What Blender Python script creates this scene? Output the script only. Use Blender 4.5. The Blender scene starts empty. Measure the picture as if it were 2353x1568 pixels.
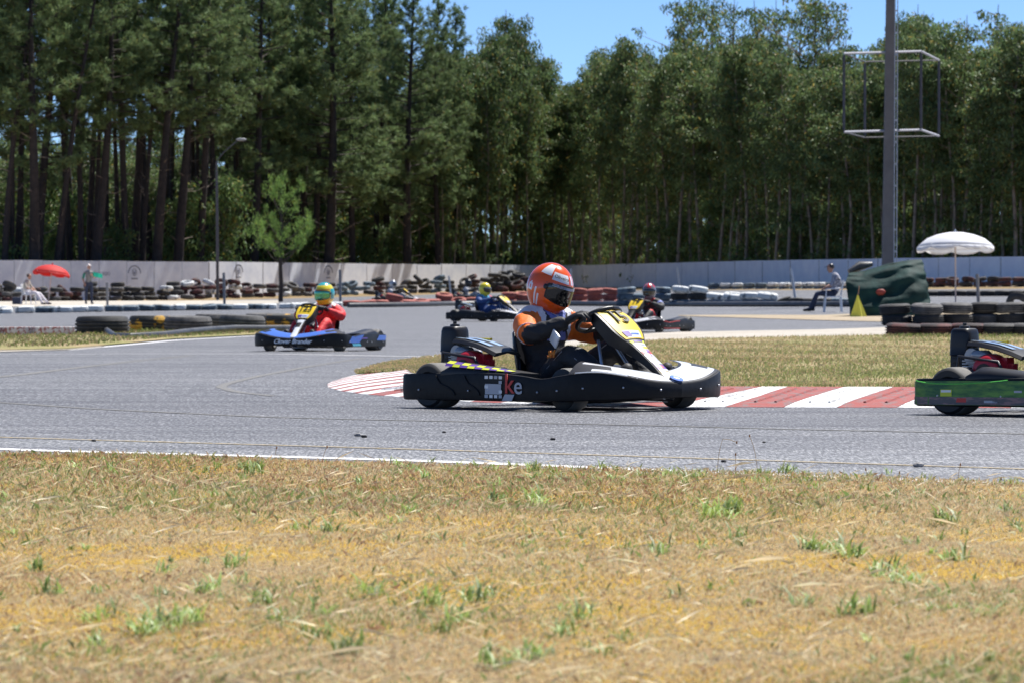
import bpy, bmesh, math, random
import numpy as np
from mathutils import Vector, Matrix, Euler
random.seed(7); RNG = np.random.default_rng(7)
R = math.radians
sc = bpy.context.scene
# ------------------------------------------------------------------ camera, sky, sun
FPX, HC, VH = 9492.0, 0.72, 668.0          # focal length in photo pixels (2352 wide), eye height, horizon row
cam = bpy.data.cameras.new('camera'); camo = bpy.data.objects.new('camera', cam)
sc.collection.objects.link(camo); sc.camera = camo
cam.sensor_width = 22.3; cam.lens = 90.0; cam.clip_start = 0.2; cam.clip_end = 6000
camo.location = (0, 0, HC); camo.rotation_euler = (R(90) - math.atan((784-VH)/FPX), 0, 0)
cam.dof.use_dof = True; cam.dof.focus_distance = 21.0; cam.dof.aperture_fstop = 8.0
SUN_EL, SUN_AZ = 61.0, 43.0                # azimuth: degrees right of straight ahead
w = bpy.data.worlds.new("World"); sc.world = w; w.use_nodes = True
nt = w.node_tree; nt.nodes.clear()
sky = nt.nodes.new('ShaderNodeTexSky'); sky.sky_type = 'NISHITA'; sky.sun_disc = False
sky.sun_elevation = R(SUN_EL); sky.sun_rotation = R(SUN_AZ)
sky.altitude = 0; sky.air_density = .45; sky.dust_density = 0.0; sky.ozone_density = 8.0
bg = nt.nodes.new('ShaderNodeBackground'); bg.inputs['Strength'].default_value = 0.098
wo = nt.nodes.new('ShaderNodeOutputWorld')
nt.links.new(sky.outputs[0], bg.inputs[0]); nt.links.new(bg.outputs[0], wo.inputs[0])
sl = bpy.data.lights.new('sun', 'SUN'); sl.energy = 5.0; sl.angle = R(0.5); sl.color = (1.0, .965, .915)
so = bpy.data.objects.new('sun', sl); sc.collection.objects.link(so)
sd = Vector((math.sin(R(SUN_AZ))*math.cos(R(SUN_EL)), math.cos(R(SUN_AZ))*math.cos(R(SUN_EL)), math.sin(R(SUN_EL))))
so.rotation_euler = (-sd).to_track_quat('-Z', 'Y').to_euler(); so.location = (20, 40, 60)
sc.view_settings.view_transform = 'Standard'; sc.view_settings.look = 'None'
sc.view_settings.exposure = 0.68; sc.view_settings.gamma = 1; sc.view_settings.use_curve_mapping = False
C = sc.collection

# ------------------------------------------------------------------ terrain
WU = [-1500, 0, 500, 1000, 1290, 1500, 1800, 2100, 2352, 3900]
WD = [200, 217, 230, 253, 268, 241, 217, 202, 195, 175]
ZU = [-1500, 0, 300, 1000, 1290, 2352, 3900]
ZB = [.2, .2, .24, .7, .95, 1.05, 1.05]
def wallD(u): return float(np.interp(u, WU, WD))
def terr(X, Y):
    if Y < 8: return 0.0
    u = 1176 + FPX*X/Y
    z = -.085*math.exp(-((Y-62)/20.0)**2) - .003
    q = (Y/wallD(u) - .35)/.65
    if q > 0: z += float(np.interp(u, ZU, ZB))*min(q, 1.15)**1.6
    return z
def gD(u, v):
    D = 5.0
    lo = 5.0
    while D < 400:
        y = VH + (HC - terr((u-1176)*D/FPX, D))*FPX/D
        if y <= v: break
        lo = D; D *= 1.02
    hi = D
    for _ in range(24):
        m = (lo+hi)/2
        y = VH + (HC - terr((u-1176)*m/FPX, m))*FPX/m
        if y > v: lo = m
        else: hi = m
    return hi
def UD(u, D, dz=0.0):
    X = (u-1176)*D/FPX
    return Vector((X, D, terr(X, D)+dz))
def UV(u, v, dz=0.0): return UD(u, gD(u, v), dz)
def interp_pts(pts, us):
    return np.interp(us, [p[0] for p in pts], [p[1] for p in pts])

# ------------------------------------------------------------------ materials
MATS = {}
def mat(name, col, rough=.6, metal=0.0, var=0.0, vscale=8.0, col2=None, coat=0.0, bump=0.0, bscale=60.0, spec=None, thresh=None, det=4, coords='Object', stretch=None):
    if name in MATS: return MATS[name]
    m = bpy.data.materials.new(name); m.use_nodes = True; n = m.node_tree; b = n.nodes['Principled BSDF']
    b.inputs['Base Color'].default_value = (*col, 1); b.inputs['Roughness'].default_value = rough
    b.inputs['Metallic'].default_value = metal
    if coat: b.inputs['Coat Weight'].default_value = coat; b.inputs['Coat Roughness'].default_value = .06
    if spec is not None: b.inputs['Specular IOR Level'].default_value = spec
    tc = n.nodes.new('ShaderNodeTexCoord')
    if var or col2:
        nz = n.nodes.new('ShaderNodeTexNoise'); nz.inputs['Scale'].default_value = vscale; nz.inputs['Detail'].default_value = det
        nz.inputs['Roughness'].default_value = .65
        if stretch:
            mp = n.nodes.new('ShaderNodeMapping'); mp.inputs['Scale'].default_value = stretch; n.links.new(tc.outputs[coords], mp.inputs['Vector']); n.links.new(mp.outputs[0], nz.inputs['Vector'])
        else: n.links.new(tc.outputs[coords], nz.inputs['Vector'])
        rp = n.nodes.new('ShaderNodeValToRGB')
        t0, t1 = thresh or (.3, .7)
        rp.color_ramp.elements[0].position = t0; rp.color_ramp.elements[1].position = t1
        if col2: c0, c1 = col, col2
        else: c0 = tuple(c*(1-var) for c in col); c1 = tuple(min(1, c*(1+var)) for c in col)
        rp.color_ramp.elements[0].color = (*c0, 1); rp.color_ramp.elements[1].color = (*c1, 1)
        n.links.new(nz.outputs['Fac'], rp.inputs['Fac']); n.links.new(rp.outputs['Color'], b.inputs['Base Color'])
    if bump:
        nb = n.nodes.new('ShaderNodeTexNoise'); nb.inputs['Scale'].default_value = bscale; nb.inputs['Detail'].default_value = 5
        n.links.new(tc.outputs[coords], nb.inputs['Vector'])
        bp = n.nodes.new('ShaderNodeBump'); bp.inputs['Strength'].default_value = bump; bp.inputs['Distance'].default_value = .02
        n.links.new(nb.outputs['Fac'], bp.inputs['Height']); n.links.new(bp.outputs['Normal'], b.inputs['Normal'])
    MATS[name] = m; return m
def leaf_mat(name, col, trans=.35, rough=.5, spec=.3, tcol=None):
    m = bpy.data.materials.new(name); m.use_nodes = True; n = m.node_tree; b = n.nodes['Principled BSDF']
    at = n.nodes.new('ShaderNodeAttribute'); at.attribute_name = 'Col'
    mx = n.nodes.new('ShaderNodeMix'); mx.data_type = 'RGBA'; mx.blend_type = 'MULTIPLY'; mx.inputs[0].default_value = 1
    mx.inputs[6].default_value = (*col, 1); n.links.new(at.outputs['Color'], mx.inputs[7])
    n.links.new(mx.outputs[2], b.inputs['Base Color']); b.inputs['Roughness'].default_value = rough
    b.inputs['Specular IOR Level'].default_value = spec
    tr = n.nodes.new('ShaderNodeBsdfTranslucent'); ms = n.nodes.new('ShaderNodeMixShader'); ms.inputs[0].default_value = trans
    n.links.new(mx.outputs[2], tr.inputs['Color']); n.links.new(b.outputs[0], ms.inputs[1]); n.links.new(tr.outputs[0], ms.inputs[2])
    n.links.new(ms.outputs[0], n.nodes['Material Output'].inputs['Surface'])
    MATS[name] = m; return m

def asphalt_mat():
    m = bpy.data.materials.new('asphalt'); m.use_nodes = True; n = m.node_tree; b = n.nodes['Principled BSDF']; L = n.links.new
    tc = n.nodes.new('ShaderNodeTexCoord'); sep = n.nodes.new('ShaderNodeSeparateXYZ'); L(tc.outputs['Object'], sep.inputs[0])
    def noise(s, d=3, vec=None):
        z = n.nodes.new('ShaderNodeTexNoise'); z.inputs['Scale'].default_value = s; z.inputs['Detail'].default_value = d
        L(vec or tc.outputs['Object'], z.inputs['Vector']); return z
    def ramp(src, pts):
        r_ = n.nodes.new('ShaderNodeValToRGB'); e = r_.color_ramp.elements
        while len(e) < len(pts): e.new(.5)
        for i, (p, c) in enumerate(pts): e[i].position = p; e[i].color = (*c, 1)
        L(src, r_.inputs['Fac']); return r_
    def mul(a, bb):
        x = n.nodes.new('ShaderNodeMix'); x.data_type = 'RGBA'; x.blend_type = 'MULTIPLY'; x.inputs[0].default_value = 1
        L(a, x.inputs[6]); L(bb, x.inputs[7]); return x.outputs[2]
    # aggregate: pale stones in dark binder
    g2 = noise(26, 5); rg2 = ramp(g2.outputs['Fac'], [(.36, (.70, .70, .71)), (.50, (.98, .98, .98)), (.64, (1.32, 1.30, 1.27))])
    vo = n.nodes.new('ShaderNodeTexVoronoi'); vo.inputs['Scale'].default_value = 75; L(tc.outputs['Object'], vo.inputs['Vector'])
    g = noise(110, 4)
    rg = ramp(g.outputs['Fac'], [(.34, (.28, .28, .28)), (.47, (.75, .75, .76)), (.60, (1.55, 1.52, 1.46))])
    rv = ramp(vo.outputs['Color'], [(0.1, (.55, .55, .55)), (.9, (1.4, 1.4, 1.38))])
    base = ramp(noise(.55, 5).outputs['Fac'], [(.3, (.108, .113, .122)), (.7, (.141, .146, .155))])
    # worn, bleached near edge and a rubbered driving line across the near straight (distance from camera side)
    wob = noise(.12, 2); ad = n.nodes.new('ShaderNodeMath'); ad.operation = 'MULTIPLY_ADD'; ad.inputs[1].default_value = 3.0
    L(wob.outputs['Fac'], ad.inputs[0])
    sx = n.nodes.new('ShaderNodeMath'); sx.operation = 'MULTIPLY_ADD'; sx.inputs[1].default_value = 0.32; L(sep.outputs['X'], sx.inputs[0]); L(sep.outputs['Y'], sx.inputs[2])
    L(sx.outputs[0], ad.inputs[2])
    mr = n.nodes.new('ShaderNodeMapRange'); mr.inputs['From Min'].default_value = 15; mr.inputs['From Max'].default_value = 55; L(ad.outputs[0], mr.inputs['Value'])
    rl = ramp(mr.outputs[0], [(.0, (1.6, 1.6, 1.58)), (.11, (1.5, 1.5, 1.49)), (.18, (1.12, 1.12, 1.14)), (.29, (.92, .92, .95)), (.42, (1.12, 1.12, 1.14)), (.9, (1.08, 1.08, 1.10))])
    mg = n.nodes.new('ShaderNodeMapping'); mg.inputs['Scale'].default_value = (1, .085, 1); L(tc.outputs['Object'], mg.inputs['Vector'])
    g3 = noise(75, 3, mg.outputs[0]); rg3 = ramp(g3.outputs['Fac'], [(.33, (.50, .50, .52)), (.48, (.90, .90, .92)), (.66, (1.75, 1.73, 1.70))])
    # long tyre streaks
    mp = n.nodes.new('ShaderNodeMapping'); mp.inputs['Scale'].default_value = (.07, 1.6, 1); L(tc.outputs['Object'], mp.inputs['Vector'])
    stn = noise(1.0, 5, mp.outputs[0]); rs = ramp(stn.outputs['Fac'], [(.36, (.70, .70, .73)), (.5, (.98, .98, .99)), (.66, (1.12, 1.12, 1.10))])
    o = mul(mul(mul(mul(base.outputs[0], rg.outputs[0]), mul(rl.outputs[0], rs.outputs[0])), rv.outputs[0]), mul(rg2.outputs[0], rg3.outputs[0]))
    L(o, b.inputs['Base Color']); b.inputs['Roughness'].default_value = .62; b.inputs['Specular IOR Level'].default_value = .45
    bp = n.nodes.new('ShaderNodeBump'); bp.inputs['Strength'].default_value = .9; bp.inputs['Distance'].default_value = .006
    L(g.outputs['Fac'], bp.inputs['Height']); L(bp.outputs['Normal'], b.inputs['Normal'])
    MATS['asphalt'] = m; return m
def turf_mat(name, stops, s1=.35, s2=14, fine=(.6, 1.35), bump=.8):
    m = bpy.data.materials.new(name); m.use_nodes = True; n = m.node_tree; b = n.nodes['Principled BSDF']; L = n.links.new
    tc = n.nodes.new('ShaderNodeTexCoord')
    def noise(s, d=4):
        z = n.nodes.new('ShaderNodeTexNoise'); z.inputs['Scale'].default_value = s; z.inputs['Detail'].default_value = d; z.inputs['Roughness'].default_value = .7
        L(tc.outputs['Object'], z.inputs['Vector']); return z
    r1 = n.nodes.new('ShaderNodeValToRGB'); e = r1.color_ramp.elements
    while len(e) < len(stops): e.new(.5)
    for i, (p, c) in enumerate(stops): e[i].position = p; e[i].color = (*c, 1)
    L(noise(s1, 6).outputs['Fac'], r1.inputs['Fac'])
    nf = noise(s2, 6); r2 = n.nodes.new('ShaderNodeValToRGB'); r2.color_ramp.elements[0].position = .3; r2.color_ramp.elements[1].position = .7
    r2.color_ramp.elements[0].color = (fine[0],)*3+(1,); r2.color_ramp.elements[1].color = (fine[1],)*3+(1,)
    L(nf.outputs['Fac'], r2.inputs['Fac'])
    x = n.nodes.new('ShaderNodeMix'); x.data_type = 'RGBA'; x.blend_type = 'MULTIPLY'; x.inputs[0].default_value = 1
    L(r1.outputs[0], x.inputs[6]); L(r2.outputs[0], x.inputs[7]); L(x.outputs[2], b.inputs['Base Color'])
    b.inputs['Roughness'].default_value = .9; b.inputs['Specular IOR Level'].default_value = .15
    bp = n.nodes.new('ShaderNodeBump'); bp.inputs['Strength'].default_value = bump; bp.inputs['Distance'].default_value = .03
    L(nf.outputs['Fac'], bp.inputs['Height']); L(bp.outputs['Normal'], b.inputs['Normal'])
    MATS[name] = m; return m
def worn_paint(name, col, under, amount=.45, scale=30):
    return mat(name, under, .8, 0, vscale=scale, col2=col, thresh=(amount-.06, amount+.06), det=6, bump=.5, bscale=90)

# ------------------------------------------------------------------ mesh helpers
class MB:
    def __init__(s): s.v = []; s.f = []; s.m = []
    def add(s, vs, fs, m=0):
        o = len(s.v); s.v += [tuple(x) for x in vs]; s.f += [tuple(i+o for i in f) for f in fs]; s.m += [m]*len(fs); return s
    def box(s, c, d, m=0, rot=None):
        vs = [Vector((x*d[0]/2, y*d[1]/2, z*d[2]/2)) for x in (-1, 1) for y in (-1, 1) for z in (-1, 1)]
        if rot: q = Euler(rot).to_matrix(); vs = [q @ v for v in vs]
        vs = [v+Vector(c) for v in vs]
        return s.add(vs, [(0, 1, 3, 2), (4, 6, 7, 5), (0, 4, 5, 1), (2, 3, 7, 6), (0, 2, 6, 4), (1, 5, 7, 3)], m)
    def tube(s, pts, r, n=8, m=0, cap=True):
        pts = [Vector(p) for p in pts]; rs = r if isinstance(r, (list, tuple)) else [r]*len(pts)
        rings = []; up = None
        for i, p in enumerate(pts):
            t = (pts[min(i+1, len(pts)-1)]-pts[max(i-1, 0)]).normalized()
            if up is None:
                up = Vector((0, 0, 1)) if abs(t.z) < .9 else Vector((1, 0, 0))
            a = t.cross(up)
            if a.length < 1e-4: a = t.cross(Vector((0, 1, 0)))
            a.normalize(); bb = a.cross(t); up = bb.copy() if bb.length > .1 else up
            rings.append([p+(a*math.cos(k*2*math.pi/n)+bb*math.sin(k*2*math.pi/n))*rs[i] for k in range(n)])
        return s.loft(rings, m, cap)
    def loft(s, rings, m=0, cap=True, closed=True):
        n = len(rings[0]); vs = [v for r_ in rings for v in r_]; fs = []
        for i in range(len(rings)-1):
            for k in range(n if closed else n-1):
                k2 = (k+1) % n; fs.append((i*n+k, i*n+k2, (i+1)*n+k2, (i+1)*n+k))
        if cap and closed: fs.append(tuple(range(n))[::-1]); fs.append(tuple((len(rings)-1)*n+k for k in range(n)))
        return s.add(vs, fs, m)
    def lathe(s, prof, c=(0, 0, 0), axis='z', n=20, m=0, closed=False):
        rings = []
        for k in range(n):
            a = 2*math.pi*k/n; ca, sa = math.cos(a), math.sin(a)
            ring = []
            for (r_, h) in prof:
                p = {'z': (r_*ca, r_*sa, h), 'y': (r_*ca, h, r_*sa), 'x': (h, r_*ca, r_*sa)}[axis]
                ring.append((p[0]+c[0], p[1]+c[1], p[2]+c[2]))
            rings.append(ring)
        rings.append(rings[0]); N = len(prof); vs = [v for r_ in rings[:-1] for v in r_]; fs = []
        for i in range(n):
            j = (i+1) % n
            for k in range(N if closed else N-1):
                k2 = (k+1) % N; fs.append((i*N+k, j*N+k, j*N+k2, i*N+k2))
        return s.add(vs, fs, m)
    def sphere(s, c, r, m=0, n=12, h=8):
        rr = r if isinstance(r, (list, tuple)) else (r, r, r)
        rings = []
        for i in range(1, h):
            t = math.pi*i/h
            rings.append([(c[0]+rr[0]*math.sin(t)*math.cos(2*math.pi*k/n), c[1]+rr[1]*math.sin(t)*math.sin(2*math.pi*k/n), c[2]-rr[2]*math.cos(t)) for k in range(n)])
        return s.loft(rings, m)
    def mesh(s, name, mats, smooth=None):
        me = bpy.data.meshes.new(name); me.from_pydata(s.v, [], s.f)
        for mm in (mats if isinstance(mats, (list, tuple)) else [mats]): me.materials.append(mm)
        me.polygons.foreach_set('material_index', s.m)
        me.update()
        bm = bmesh.new(); bm.from_mesh(me); bmesh.ops.recalc_face_normals(bm, faces=bm.faces)
        if smooth is not None:
            for f in bm.faces: f.smooth = True
            for e in bm.edges:
                if len(e.link_faces) == 2 and e.calc_face_angle(0) > R(smooth): e.smooth = False
        bm.to_mesh(me); bm.free()
        return me
    def build(s, name, mats, parent=None, smooth=None, bevel=0):
        if bevel:
            me = s.mesh(name, mats); bm = bmesh.new(); bm.from_mesh(me)
            es = [e for e in bm.edges if len(e.link_faces) == 2 and e.calc_face_angle(0) > R(35)]
            bmesh.ops.bevel(bm, geom=es, offset=bevel, segments=2, affect='EDGES', profile=.6, clamp_overlap=True)
            for f in bm.faces: f.smooth = True
            for e in bm.edges:
                if len(e.link_faces) == 2 and e.calc_face_angle(0) > R(50): e.smooth = False
            bm.to_mesh(me); bm.free()
        else: me = s.mesh(name, mats, smooth)
        return link(name, me, parent)
def link(name, data, parent=None, loc=None, rot=None, sca=None):
    o = bpy.data.objects.new(name, data); C.objects.link(o)
    if parent: o.parent = parent
    if loc is not None: o.location = loc
    if rot is not None: o.rotation_euler = rot
    if sca is not None: o.scale = sca if isinstance(sca, (tuple, list)) else (sca,)*3
    return o
def tag(o, label=None, cat=None, group=None, kind=None):
    if label: o['label'] = label
    if cat: o['category'] = cat
    if group: o['group'] = group
    if kind: o['kind'] = kind
    return o
def thing(name, label, cat, loc=(0, 0, 0), rz=0.0, group=None):
    o = link(name, None, None, loc, (0, 0, rz)); return tag(o, label, cat, group)
def copy_tree(o, parent=None):
    c = o.copy(); C.objects.link(c)
    if parent: c.parent = parent
    for ch in list(o.children): copy_tree(ch, c)
    return c
def np_mesh(name, V, T, cols=None, m=None):
    me = bpy.data.meshes.new(name); k = T.shape[1]
    me.vertices.add(len(V)); me.vertices.foreach_set('co', V.astype(np.float32).ravel())
    me.loops.add(T.size); me.loops.foreach_set('vertex_index', T.astype(np.int32).ravel())
    me.polygons.add(len(T)); me.polygons.foreach_set('loop_start', np.arange(0, T.size, k, dtype=np.int32))
    me.update(calc_edges=True)
    if cols is not None:
        a = me.color_attributes.new('Col', 'FLOAT_COLOR', 'POINT')
        cc = np.ones((len(V), 4), np.float32); cc[:, :3] = cols; a.data.foreach_set('color', cc.ravel())
    if m: me.materials.append(m)
    return me
def text(s, size, m, parent, M, name='lettering', ex=.002, shear=0, bold=0, sx=1.0):
    cu = bpy.data.curves.new('txt', 'FONT'); cu.body = s; cu.size = size; cu.extrude = ex; cu.align_x = 'CENTER'; cu.align_y = 'CENTER'
    cu.shear = shear; cu.offset = bold; cu.resolution_u = 3
    t = bpy.data.objects.new('txt', cu); C.objects.link(t)
    dg = bpy.context.evaluated_depsgraph_get(); me = bpy.data.meshes.new_from_object(t.evaluated_get(dg)); bpy.data.objects.remove(t)
    me.materials.clear(); me.materials.append(m); me.transform(M @ Matrix.Diagonal((sx, 1, 1, 1))); me.name = name
    return link(name, me, parent)
def frame(origin, xdir, ydir):
    x = Vector(xdir).normalized(); z = x.cross(Vector(ydir)).normalized(); y = z.cross(x)
    M = Matrix.Identity(4)
    for i in range(3): M[i][0] = x[i]; M[i][1] = y[i]; M[i][2] = z[i]; M[i][3] = origin[i]
    return M
ORD = ['first', 'second', 'third', 'fourth', 'fifth', 'sixth', 'seventh', 'eighth', 'ninth', 'tenth', 'eleventh', 'twelfth', 'thirteenth', 'fourteenth', 'fifteenth', 'sixteenth', 'seventeenth', 'eighteenth', 'nineteenth', 'twentieth', 'twenty-first', 'twenty-second', 'twenty-third', 'twenty-fourth', 'twenty-fifth', 'twenty-sixth', 'twenty-seventh', 'twenty-eighth', 'twenty-ninth', 'thirtieth']
def ordn(i):
    if i < 30: return ORD[i]
    tens = ['', '', '', 'thirty', 'forty', 'fifty', 'sixty', 'seventy', 'eighty', 'ninety']; k = i+1
    return (tens[k//10] + ('-'+ORD[k % 10-1] if k % 10 else 'th')).replace('yth', 'ieth') if k < 100 else str(k)+'th'

# ------------------------------------------------------------------ ground
M_ASPH = asphalt_mat()
M_DRY = turf_mat('dry_turf', [(.3, (.15, .13, .055)), (.5, (.27, .19, .10)), (.7, (.36, .27, .16))], .5, 9)
M_INF = turf_mat('infield_turf', [(.32, (.19, .20, .07)), (.47, (.27, .24, .11)), (.58, (.34, .26, .15)), (.75, (.26, .25, .11))], .33, 11, (.65, 1.35))
M_SOIL = turf_mat('straw_soil', [(.30, (.42, .30, .16)), (.46, (.52, .36, .14)), (.56, (.60, .38, .05)), (.70, (.46, .32, .17))], 1.1, 60, (.45, 1.4))
M_PALE = turf_mat('pale_gravel', [(.3, (.40, .36, .30)), (.7, (.54, .50, .44))], .6, 20, (.8, 1.15))
M_DIRT = turf_mat('sandy_dirt', [(.3, (.30, .24, .16)), (.55, (.40, .33, .24)), (.7, (.22, .20, .10))], .4, 10, (.7, 1.3))
xs = np.concatenate([np.linspace(-1200, -80, 18), np.linspace(-70, 70, 71), np.linspace(80, 1200, 18)])
ys = np.concatenate([np.linspace(-300, 0, 5), np.linspace(4, 20, 9), np.linspace(22, 290, 135), np.linspace(300, 2500, 14)])
V = []; fs = []
for y in ys:
    for x in xs: V.append((x, y, terr(x, y)-.03 if y > 20 else -.03))
nx = len(xs)
for j in range(len(ys)-1):
    for i in range(nx-1): fs.append((j*nx+i, j*nx+i+1, (j+1)*nx+i+1, (j+1)*nx+i))
gb = MB(); gb.add(V, fs); tag(gb.build('ground', M_DRY, smooth=180), kind='structure')

def strip(name, lower, upper, m, dz, ustep=60, nacross=24, zfun=None, umin=-1400, umax=3800, crown=0, kind='structure'):
    """sheet between two edge curves given along the width of the track, draped on the terrain"""
    us = np.arange(umin, umax+1, ustep); mb = MB(); vs = []; f2 = []
    lo = interp_pts(lower, us); up = interp_pts(upper, us)
    for u, a, b in zip(us, lo, up):
        Da, Db = gD(u, a), gD(u, b)
        Xa, Xb = (u-1176)*Da/FPX, (u-1176)*Db/FPX
        for k in range(nacross+1):
            t = (k/nacross)**1.5; D = Da+(Db-Da)*t; X = Xa+(Xb-Xa)*t
            z = terr(X, D)+dz+(crown*math.sin(math.pi*k/nacross) if crown else 0)
            if zfun: z += zfun(t, D-Da, u)
            vs.append((X, D, z))
    n = nacross+1
    for i in range(len(us)-1):
        for k in range(nacross): f2.append((i*n+k, (i+1)*n+k, (i+1)*n+k+1, i*n+k+1))
    mb.add(vs, f2); return tag(mb.build(name, m, smooth=180), kind=kind)
EDGE = [(-1400, 985), (0, 1041), (104, 1044), (500, 1056), (908, 1067), (1437, 1088), (2352, 1125), (3800, 1190)]
ROADFAR = [(-1400, 700), (0, 697), (300, 695), (600, 688), (900, 680), (1100, 674), (1500, 667), (1900, 667), (2352, 664), (3800, 660)]
strip('race_track', EDGE, ROADFAR, M_ASPH, 0.004, 50, 60)
def ribbon(name, pts, width, m, dz=.0065, kind='structure', per=8, z0=0):
    P = []
    for (a, b) in zip(pts[:-1], pts[1:]):
        for k in range(per):
            t = k/per; P.append(UV(a[0]+(b[0]-a[0])*t, a[1]+(b[1]-a[1])*t, dz))
    P.append(UV(*pts[-1], dz)); sm = P[:]
    for _ in range(4): sm = [sm[0]]+[(sm[i-1]+sm[i]*2+sm[i+1])/4 for i in range(1, len(sm)-1)]+[sm[-1]]
    vs = []; f = []
    for i, p in enumerate(sm):
        t = sm[min(i+1, len(sm)-1)]-sm[max(i-1, 0)]; t.z = 0; t.normalize(); nrm = Vector((-t.y, t.x, 0))*width/2
        for s_ in (1, -1):
            q = p+nrm*s_; vs.append((q.x, q.y, terr(q.x, q.y)+dz+z0))
        if i: f.append((2*i-2, 2*i-1, 2*i+1, 2*i))
    mb = MB(); mb.add(vs, f); return tag(mb.build(name, m), kind=kind)
M_LW = worn_paint('line_white', (.74, .74, .74), (.30, .30, .30), .43, 45)
M_LO = worn_paint('line_orange', (.46, .35, .17), (.23, .235, .24), .50, 55)
M_LO2 = worn_paint('line_orange_faded', (.20, .185, .155), (.145, .15, .158), .53, 40)
ribbon('road_marking', [(-900, 1000), (0, 1033), (104, 1037), (908, 1058), (1437, 1079), (2352, 1115), (3300, 1152)], .15, M_LW)
ribbon('road_marking', [(-900, 975), (0, 1006), (908, 1032), (1437, 1049), (2352, 1079), (3300, 1112)], .07, M_LO)
ribbon('road_marking', [(-900, 880), (0, 925), (209, 940), (606, 959), (835, 965), (1513, 979), (1834, 988), (2352, 998), (3300, 1016)], .07, M_LO2)
ribbon('road_marking', [(-500, 900), (0, 867), (167, 846), (334, 827), (439, 817)], .12, M_LO2)
ribbon('road_marking', [(835, 823), (710, 842), (585, 866), (520, 882), (505, 890), (543, 901), (627, 910)], .08, M_LO2)
ribbon('road_marking', [(-600, 815), (0, 814), (605, 813), (780, 816), (983, 820)], .16, M_LW, dz=.008)
ribbon('road_marking', [(835, 847), (877, 839), (983, 820), (1100, 808), (1300, 797), (1400, 791)], .13, M_LW)
ribbon('road_marking', [(154, 804), (306, 791), (401, 782), (591, 772), (700, 769)], .16, M_LW)

# kerb ---------------------------------------------------------------
KP = [(3500, 940), (2900, 939), (2352, 938), (2000, 937), (1700, 936), (1400, 933), (1100, 925), (930, 913), (835, 906), (780, 898), (753, 890), (752, 882), (764, 876), (778, 872)]
pts = [UV(u, v) for u, v in KP]
fine = []
for a, b in zip(pts[:-1], pts[1:]):
    for k in range(20): fine.append(a.lerp(b, k/20))
fine.append(pts[-1])
for _ in range(12): fine = [fine[0]]+[(fine[i-1]+fine[i]*2+fine[i+1])/4 for i in range(1, len(fine)-1)]+[fine[-1]]
acc = [0]
for a, b in zip(fine[:-1], fine[1:]): acc.append(acc[-1]+(b-a).length)
total = acc[-1]
def kerb_at(s, wfr):
    s = max(0, min(total, s)); i = int(np.searchsorted(acc, s)); i = max(1, min(len(fine)-1, i))
    t = (s-acc[i-1])/max(1e-6, acc[i]-acc[i-1]); p = fine[i-1].lerp(fine[i], t); d = (fine[min(i+3, len(fine)-1)]-fine[max(i-4, 0)]); d.z = 0; d.normalize()
    nrm = Vector((d.y, -d.x, 0))
    wd = (.92-.27*max(0, min(1, (6.0-(total-s))/3.0)))*min(1, .25+(total-s)/1.2); rise = .108*min(1, .4+(total-s)/2.0)
    q = p+nrm*wd*wfr
    return Vector((q.x, q.y, terr(q.x, q.y)+.006+rise*(wfr if wfr < 1 else 1)**.8))
M_KW = mat('kerb_white', (.42, .42, .42), .75, vscale=22, col2=(.80, .80, .79), thresh=(.40, .52), bump=.5, bscale=120)
M_KR = mat('kerb_red', (.20, .15, .15), .75, vscale=14, col2=(.33, .07, .06), thresh=(.34, .54), bump=.5, bscale=120)
kerb = tag(link('kerb', None), kind='structure')
s = 0.0; i = 0; SK = .34
while s < total-.05:
    left = total-s
    L_ = (.37 if i % 2 else .33) if left > 5 else ((.34 if i % 2 == 0 else .23))
    s1 = min(total, s+L_); mb = MB(); n = 6; top = []
    for j in range(3):
        ss = s+(s1-s)*(j/2*.985+.004)
        top.append([kerb_at(min(total, ss-SK*min(1, left/6.0)*(k/n)), k/n) for k in range(n+1)])
    rings = [t + [Vector((t[-1].x, t[-1].y, t[-1].z-.14)), Vector((t[0].x, t[0].y, t[0].z-.10))] for t in top]
    mb.loft(rings)
    for fr in ((.33, .7) if left > 5 else ()):       # raised ribs
        rr = []
        for k in range(1, n):
            a = top[0][k].lerp(top[2][k], fr); rr.append(a+Vector((0, 0, .006)))
        mb.tube([q-Vector((0, 0, .007)) for q in rr], .012, 5)
    mb.build('kerb_block', M_KR if i % 2 else M_KW, kerb)
    s = s1; i += 1
# infield: inner edge follows the kerb
def infield():
    vs = []; f = []; n = 26; N = 90
    UP = [(760, 874), (830, 858), (877, 846), (983, 825), (1100, 812), (1300, 801), (1389, 791), (1543, 781), (1891, 774), (2352, 768), (3500, 762)]
    for i in range(N+1):
        s_ = total*(1-i/N); a = kerb_at(s_, .98); u0 = 1176+FPX*a.x/a.y
        uu = 815+(3500-815)*(i/N)**1.15
        b = UV(uu, float(interp_pts(UP, uu)))
        for k in range(n+1):
            t = (k/n)**1.4; p = a.lerp(b, t); d = (p-a).length
            z = terr(p.x, p.y)+.02+(a.z-terr(a.x, a.y)-.02)*math.exp(-d/6.0)
            z += .012*math.sin(p.x*1.3+p.y*.7)*min(1, d)*min(1, (1-t)*8)
            vs.append((p.x, p.y, z))
    n += 1
    for i in range(N):
        for k in range(n-1): f.append((i*n+k, (i+1)*n+k, (i+1)*n+k+1, i*n+k+1))
    mb = MB(); mb.add(vs, f); tag(mb.build('infield_grass', M_INF, smooth=180), kind='structure'); return np.array(vs).reshape(N+1, n, 3)
INF = infield()
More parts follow.
